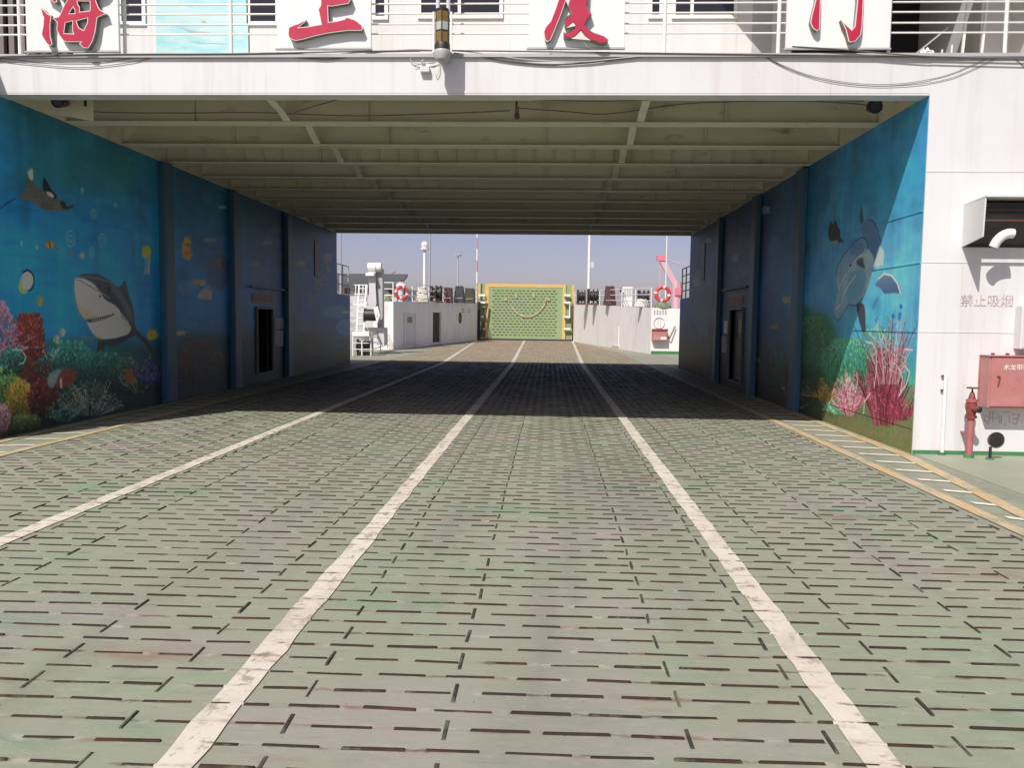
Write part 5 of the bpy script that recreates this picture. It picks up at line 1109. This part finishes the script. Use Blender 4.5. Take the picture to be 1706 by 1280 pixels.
ld = empty('ladder', (-8.9, 37.4, 0), 'steep white ladder left of the davit', 'ladder')
a0, a1, b0, b1 = at_y(594, 555, 37.6), at_y(598, 476, 39), at_y(606, 555, 37.6), at_y(610, 476, 39)
MB().bar(a0, a1, .05, .1).build('stile', m_trim, ld); MB().bar(b0, b1, .05, .1).build('stile', m_trim, ld)
for k in range(8):
    f = (k + .5) / 8; MB().bar(a0.lerp(a1, f), b0.lerp(b1, f), .16, .035).build('tread', m_trim, ld)
lp = empty('platform_rail', (-8.7, 39.2, 0), 'white upper platform with rails at the head of the steep ladder', 'railing')
p, q = at_y(588, 505, 39.3), at_y(612, 509, 39.3); MB().box(p.x, q.x, 39.3, 40.3, q.z, p.z).build('platform', m_trim, lp)
for px in (592, 598, 604, 611): a = at_y(px, 505, 39.3); b_ = at_y(px + 1, 475, 39.3); MB().tube([a, b_], .025, 6).build('post', m_trim, lp)
for py in (475, 490): a = at_y(590, py, 39.3); b_ = at_y(612, py, 39.3); MB().tube([a, b_], .022, 6).build('rail', m_trim, lp)
gr = empty('guard_rail', (-8.3, 37, 0), 'low white guard rails with a flat white top panel in front of the davit', 'railing')
def gz(px, py): return at_z(px, py)
g1, g2, g3 = at_z(588, 593), at_z(618, 593), at_z(655, 580)
def gpost(p, h): MB().tube([(p.x, p.y, 0), (p.x, p.y, h)], .03, 6).build('post', m_trim, gr)
for p in (g1, (g1 + g2) / 2, g2): gpost(p, 1.0)
for f in (.04, .35, .66, 1.0): gpost(g2.lerp(g3, f) + Vector((.03, 0, 0)), 1.0)
for h in (.28, .55, .8):
    MB().tube([(g1.x, g1.y, h), (g2.x, g2.y, h)], .024, 6).build('rail', m_trim, gr); MB().tube([(g2.x + .04, g2.y, h), (g3.x, g3.y, h)], .024, 6).build('rail', m_trim, gr)
MB().box(g1.x, g2.x - .02, g1.y - .05, g1.y + .5, .86, 1.05).build('top_panel', m_trim, gr); q = g2.lerp(g3, .45)
MB().prism([(g2.x + .06, g2.y, .86), (q.x, q.y, .86), (q.x, q.y, 1.06), (g2.x + .06, g2.y, 1.06)], (.0, .05, 0)).build('top_panel', m_trim, gr)
wn = empty('deck_winch', (-8.6, 38.2, 0), 'dark low winch inside the white guard rails', 'winch')
MB().box(g1.x + .1, g2.x - .1, g1.y + .3, g1.y + 1.1, 0.01, .16).build('bed', m_black, wn); x_ = (g1.x + g2.x) / 2
MB().tube([(x_ - .3, g1.y + .7, .42), (x_ + .25, g1.y + .7, .42)], .2, 14).build('drum', m_rust, wn, True)
for dx in (-.33, .27): MB().tube([(x_ + dx, g1.y + .7, .42), (x_ + dx + .05, g1.y + .7, .42)], .3, 16).build('drum_flange', m_black, wn, True)
rail_run((XL - .05, 28.45), (XL - .05, 30.15), 2.46, 2.46, 3, 'thin grey rail standing on the left low wing', 1.02, 2, m_=m_grey, r_=.022)
rail_run((XR + .05, 28.45), (XR + .05, 30.15), 2.46, 2.46, 3, 'thin dark rail standing on the right low wing', 1.05, 3, m_=m_black, r_=.022)

# ---- mooring gear on the bow platforms
def winch(px0, px1, y, zb, h, label, m_=m_black):
    p0, p1 = at_y(px0, 490, y).x, at_y(px1, 490, y).x; x_ = (p0 + p1) / 2; wd = p1 - p0
    r = empty('mooring_winch', (x_, y, zb), label, 'winch', 'mooring gear on the bow platforms')
    MB().box(p0, p1, y - .3, y + .3, zb, zb + .12).build('bed', m_rust, r)
    MB().tube([(p0 + wd * .2, y, zb + h * .55), (p1 - wd * .2, y, zb + h * .55)], h * .3, 14).build('drum', m_, r, True)
    for f in (.14, .5, .84): MB().tube([(p0 + wd * f, y, zb + h * .55), (p0 + wd * f + .07, y, zb + h * .55)], h * .45, 16).build('drum_flange', m_, r, True)
    MB().box(p0 + wd * .02, p0 + wd * .12, y - .2, y + .2, zb + .121, zb + h).build('frame', m_, r); MB().box(p1 - wd * .12, p1 - wd * .02, y - .2, y + .2, zb + .121, zb + h * .9).build('frame', m_, r)
    return r
winch(716, 737, 52.5, 2.64, 1.08, 'black mooring winch left of the middle of the left bow platform')
def covered(px0, px1, y, zb, h, m_, label, taper=.72):
    p0, p1 = at_y(px0, 490, y).x, at_y(px1, 490, y).x; cx = (p0 + p1) / 2
    r = empty('covered_gear', (cx, y, zb), label, 'cover', 'covered gear on the bow platforms'); bm = bmesh.new(); bmesh.ops.create_cube(bm, size=1); bmesh.ops.subdivide_edges(bm, edges=bm.edges[:], cuts=5, use_grid_fill=True)
    for v_ in bm.verts:
        f = v_.co.z + .5; k = 1 + (taper - 1) * f; v_.co = Vector((cx + v_.co.x * (p1 - p0) * k * rng.uniform(.93, 1.06), y + v_.co.y * .9 * k, zb + .02 + f * h * (rng.uniform(.92, 1.06) if f > .9 else 1)))
    me = bpy.data.meshes.new('cover'); bm.to_mesh(me); bm.free(); link('cover', me, r, m_)
    MB().tube([(p0 + .1, y - .46, zb + .3), (p1 - .1, y - .47, zb + .32)], .018, 5).build('lashing', m_rope, r)
m_tar1 = mat('dark_tarpaulin', (.022, .024, .03), .6, layers=[((.05, .05, .055), 3, .5, .7, .8)]); m_tar2 = mat('maroon_tarpaulin', (.06, .02, .025), .6, layers=[((.1, .05, .05), 3, .5, .7, .8)]); m_tar3 = mat('olive_tarpaulin', (.045, .045, .03), .7, layers=[((.1, .095, .07), 3, .5, .7, .8)])
covered(739, 754, 55.5, 2.68, .95, m_tar2, 'maroon cover over low gear on the left bow platform', .85)
covered(757, 774, 58, 2.74, 1.1, m_tar1, 'black tapering cover beside the maroon one on the left bow platform')
covered(775, 791, 60, 2.76, 1.02, m_tar3, 'olive dark cover nearest the ramp on the left bow platform', .9)
winch(961, 976, 60, 2.76, 1.05, 'black mooring winch nearest the ramp on the right bow platform')
winch(978, 998, 57, 2.7, 1.08, 'wide black mooring winch on the right bow platform')
covered(1006, 1026, 53, 2.6, 1.15, m_tar2, 'tall dark maroon cover on the right bow platform', .7)
winch(1062, 1082, 47, 2.45, .9, 'low black winch beside the white rope pile on the right', m_black)
def heap(px0, px1, y, zb, h, m_, label, n=16, name='rope_heap'):
    p0, p1 = at_y(px0, 495, y).x, at_y(px1, 495, y).x; r = empty(name, ((p0 + p1) / 2, y, zb), label, 'rope'); m = MB()
    pts = []
    for k in range(n * 9):
        a = k * .7; f = k / (n * 9); rr = (1 - .55 * f) * (p1 - p0) / 2
        pts.append(((p0 + p1) / 2 + rr * math.cos(a) * rng.uniform(.8, 1.05), y + rr * .6 * math.sin(a) * rng.uniform(.8, 1.05), zb + .05 + h * f * rng.uniform(.85, 1.1)))
    MB().tube(pts, .055, 5).build('coil', m_, r, True); return r
heap(690, 716, 47.5, 2.52, .8, m_rope, 'tall pile of pale mooring rope on the left bow platform')
heap(1056, 1084, 44.5, 2.36, .38, m_rope, 'low pile of white mooring rope on the right bow platform')
heap(1090, 1118, 43.6, 2.3, .28, m_ropeg, 'greenish coiled rope below the right lifebuoy')
heap(640, 653, 45, 2.42, .45, m_ropeg, 'dark greenish rope heap beside the davit')
lk = empty('deck_locker', (4.6, 50, 2.5), 'white slatted deck locker between winches on the right platform', 'locker')
p, q = at_y(1037, 502, 49.5), at_y(1054, 478, 49.5); MB().box(p.x, q.x, 49.5, 50.3, 2.5, q.z).build('body', m_trim, lk)
for k in range(6): MB().box(p.x + .05 + k * .1, p.x + .09 + k * .1, 49.46, 49.499, q.z - .55, q.z - .08).build('slat', m_grey, lk)
for px, y, zb, h, lab in ((668, 62, 2.8, 1.5, 'pale far capstan head above the left lifebuoy'), (732, 63, 2.85, 1.25, 'round black fairlead on the left bow edge'), (1016, 63, 2.85, 1.2, 'round black fairlead on the right bow edge'), (1041, 62, 2.8, 1.35, 'black bollard head behind the white locker')):
    x_ = at_y(px, 480, y).x; r = empty('bollard', (x_, y, zb), lab, 'bollard'); MB().tube([(x_, y, zb - .4), (x_, y, zb + h * .7)], .22, 12).build('barrel', m_black if px != 668 else m_lgrey, r, True); MB().tube([(x_, y, zb + h * .7), (x_, y, zb + h * .85), (x_, y, zb + h)], [.34, .4, .2], 12).build('cap', m_black if px != 668 else m_trim, r, True)

# ================================================================== MASTS AND THE FAR SHORE
def mast(name, px, y, z0, ptop, r_, m_, label, cat='mast', grp=None, lean=0):
    p = at_y(px, ptop, y); r = empty(name, (p.x, y, z0), label, cat, grp); MB().tube([(p.x, y, z0), (p.x + lean, y, p.z)], [r_, r_ * .8], 10).build('pole', m_, r, True); return r, p
r, p = mast('lamp_post', 707.5, 62, 2.8, 408, .13, m_trim, 'white lamp post with a ball lamp rising above the left bow platform', 'lamp post')
bm = bmesh.new(); bmesh.ops.create_uvsphere(bm, u_segments=14, v_segments=8, radius=.26); me = bpy.data.meshes.new('lamp_ball'); bm.to_mesh(me); bm.free(); me.transform(Matrix.Translation((p.x, 62, p.z))); link('lamp_ball', me, r, m_trim)
MB().tube([(p.x, 62, p.z - .35), (p.x, 62, p.z - .2)], .3, 12).build('lamp_gallery', m_trim, r)
mast('flag_pole', 716.5, 63.5, 2.8, 330, .075, m_pole, 'tall thin grey pole just right of the ball lamp post', 'pole')
mast('pole', 567, 44, 0, 330, .06, m_pole, 'thin grey pole at the left edge of the tunnel opening', 'pole')
r, p = mast('mast', 983.5, 64, 2.8, 330, .12, m_trim, 'tall white mast with a small box half way up, right of the ramp'); q = at_y(984.5, 441, 64); MB().box(q.x - .02, q.x + .22, 63.8, 64.1, q.z - .25, q.z + .2).build('mast_box', m_lgrey, r)
mast('aerial_pole', 1113, 60, 2.6, 330, .05, m_trim, 'slender white aerial pole behind the right lifebuoy', 'pole')
m_pink = mat('faded_band_red', (.58, .26, .28), .5)
p = at_y(794.5, 470, 66.2); bp = empty('striped_pole', (p.x, 66.2, 2.9), 'red and white banded pole at the left corner of the ramp', 'pole'); py = 472
for k in range(8):
    a, b_ = at_y(794.5, py, 66.2), at_y(794.5, py - 19, 66.2); MB().tube([(p.x, 66.2, a.z), (p.x, 66.2, b_.z)], .06, 8).build('band', m_trim if k % 2 == 0 else m_pink, bp); py -= 19
MB().tube([(p.x, 66.2, 2.4), (p.x, 66.2, at_y(794.5, 472, 66.2).z - .002)], .085, 8).build('foot', m_grey, bp)
def high_mast(px, ptop, y, label):
    r, p = mast('floodlight_mast', px, y, -1.2, ptop, .28 if y < 300 else .24, m_pole, label, 'light mast', 'floodlight masts on the far quay')
    MB().tube([(p.x, y, p.z - .3), (p.x, y, p.z)], .8, 12).build('lamp_ring', m_pole, r)
    for k in range(8):
        a = math.pi / 4 * k; MB().box(p.x + .85 * math.cos(a) - .22, p.x + .85 * math.cos(a) + .22, y + .85 * math.sin(a) - .2, y + .85 * math.sin(a) + .2, p.z - .5 + .3 * (k % 2), p.z + .3 * (k % 2)).build('floodlamp', m_pole, r)
high_mast(763, 424, 260, 'tall grey floodlight mast on the far quay left of the ramp'); high_mast(654.5, 452, 330, 'far small floodlight mast above the warehouse roof')
wh = empty('warehouse', (-34, 150, -1.2), 'long low warehouse with a dark roof beyond the left bow', 'building')
a, b_ = at_y(560, 475, 150), at_y(661, 475, 150); zr0, zr1 = at_y(620, 476, 150).z, at_y(620, 464, 150).z
MB().box(a.x, b_.x, 150, 175, -1.2, zr0).build('wall', m_farwall, wh); MB().prism([(a.x - 1, 149, zr0), (b_.x + 1, 149, zr0), (b_.x + 1, 156, zr1 + .8), (a.x - 1, 156, zr1 + .8)], (0, .0, .35)).build('roof', m_roof, wh)
MB().box(a.x - 1, b_.x + 1, 148.7, 149.6, zr0 - .2, zr1 - .2).build('roof_fascia', m_roof, wh)
for k in range(6): x_ = a.x + 1.5 + k * 2.0; MB().box(x_, x_ + 1.0, 149.9, 149.99, zr0 - 1.5, zr0 - .5).build('window', m_glass, wh)
cr = empty('quay_crane', (20, 140, -1.2), 'pinkish red quay crane with a slanted jib beyond the right bow', 'crane')
P_ = lambda px, py: at_y(px, py, 140)
MB().bar(P_(1127, 478), P_(1102, 432), .7, .9).build('jib', m_cranepale, cr); MB().tube([P_(1127, 470), P_(1127, 520)], .8, 8).build('mast', m_cranepale, cr)
MB().obox(P_(1102, 430), (1, 0, 0), (0, 1, 0), (0, 0, 1), .75, .5, .45).build('jib_head', m_cranered, cr); MB().tube([P_(1100, 434), P_(1100, 500)], .11, 5).build('hoist_wire', m_cranepale, cr); MB().tube([P_(1104, 431), P_(1140, 442)], .1, 5).build('stay_wire', m_cranepale, cr)
MB().box(P_(1123, 490).x, P_(1133, 490).x, 139, 141, P_(1127, 492).z, P_(1127, 480).z).build('cab', m_cranered, cr)
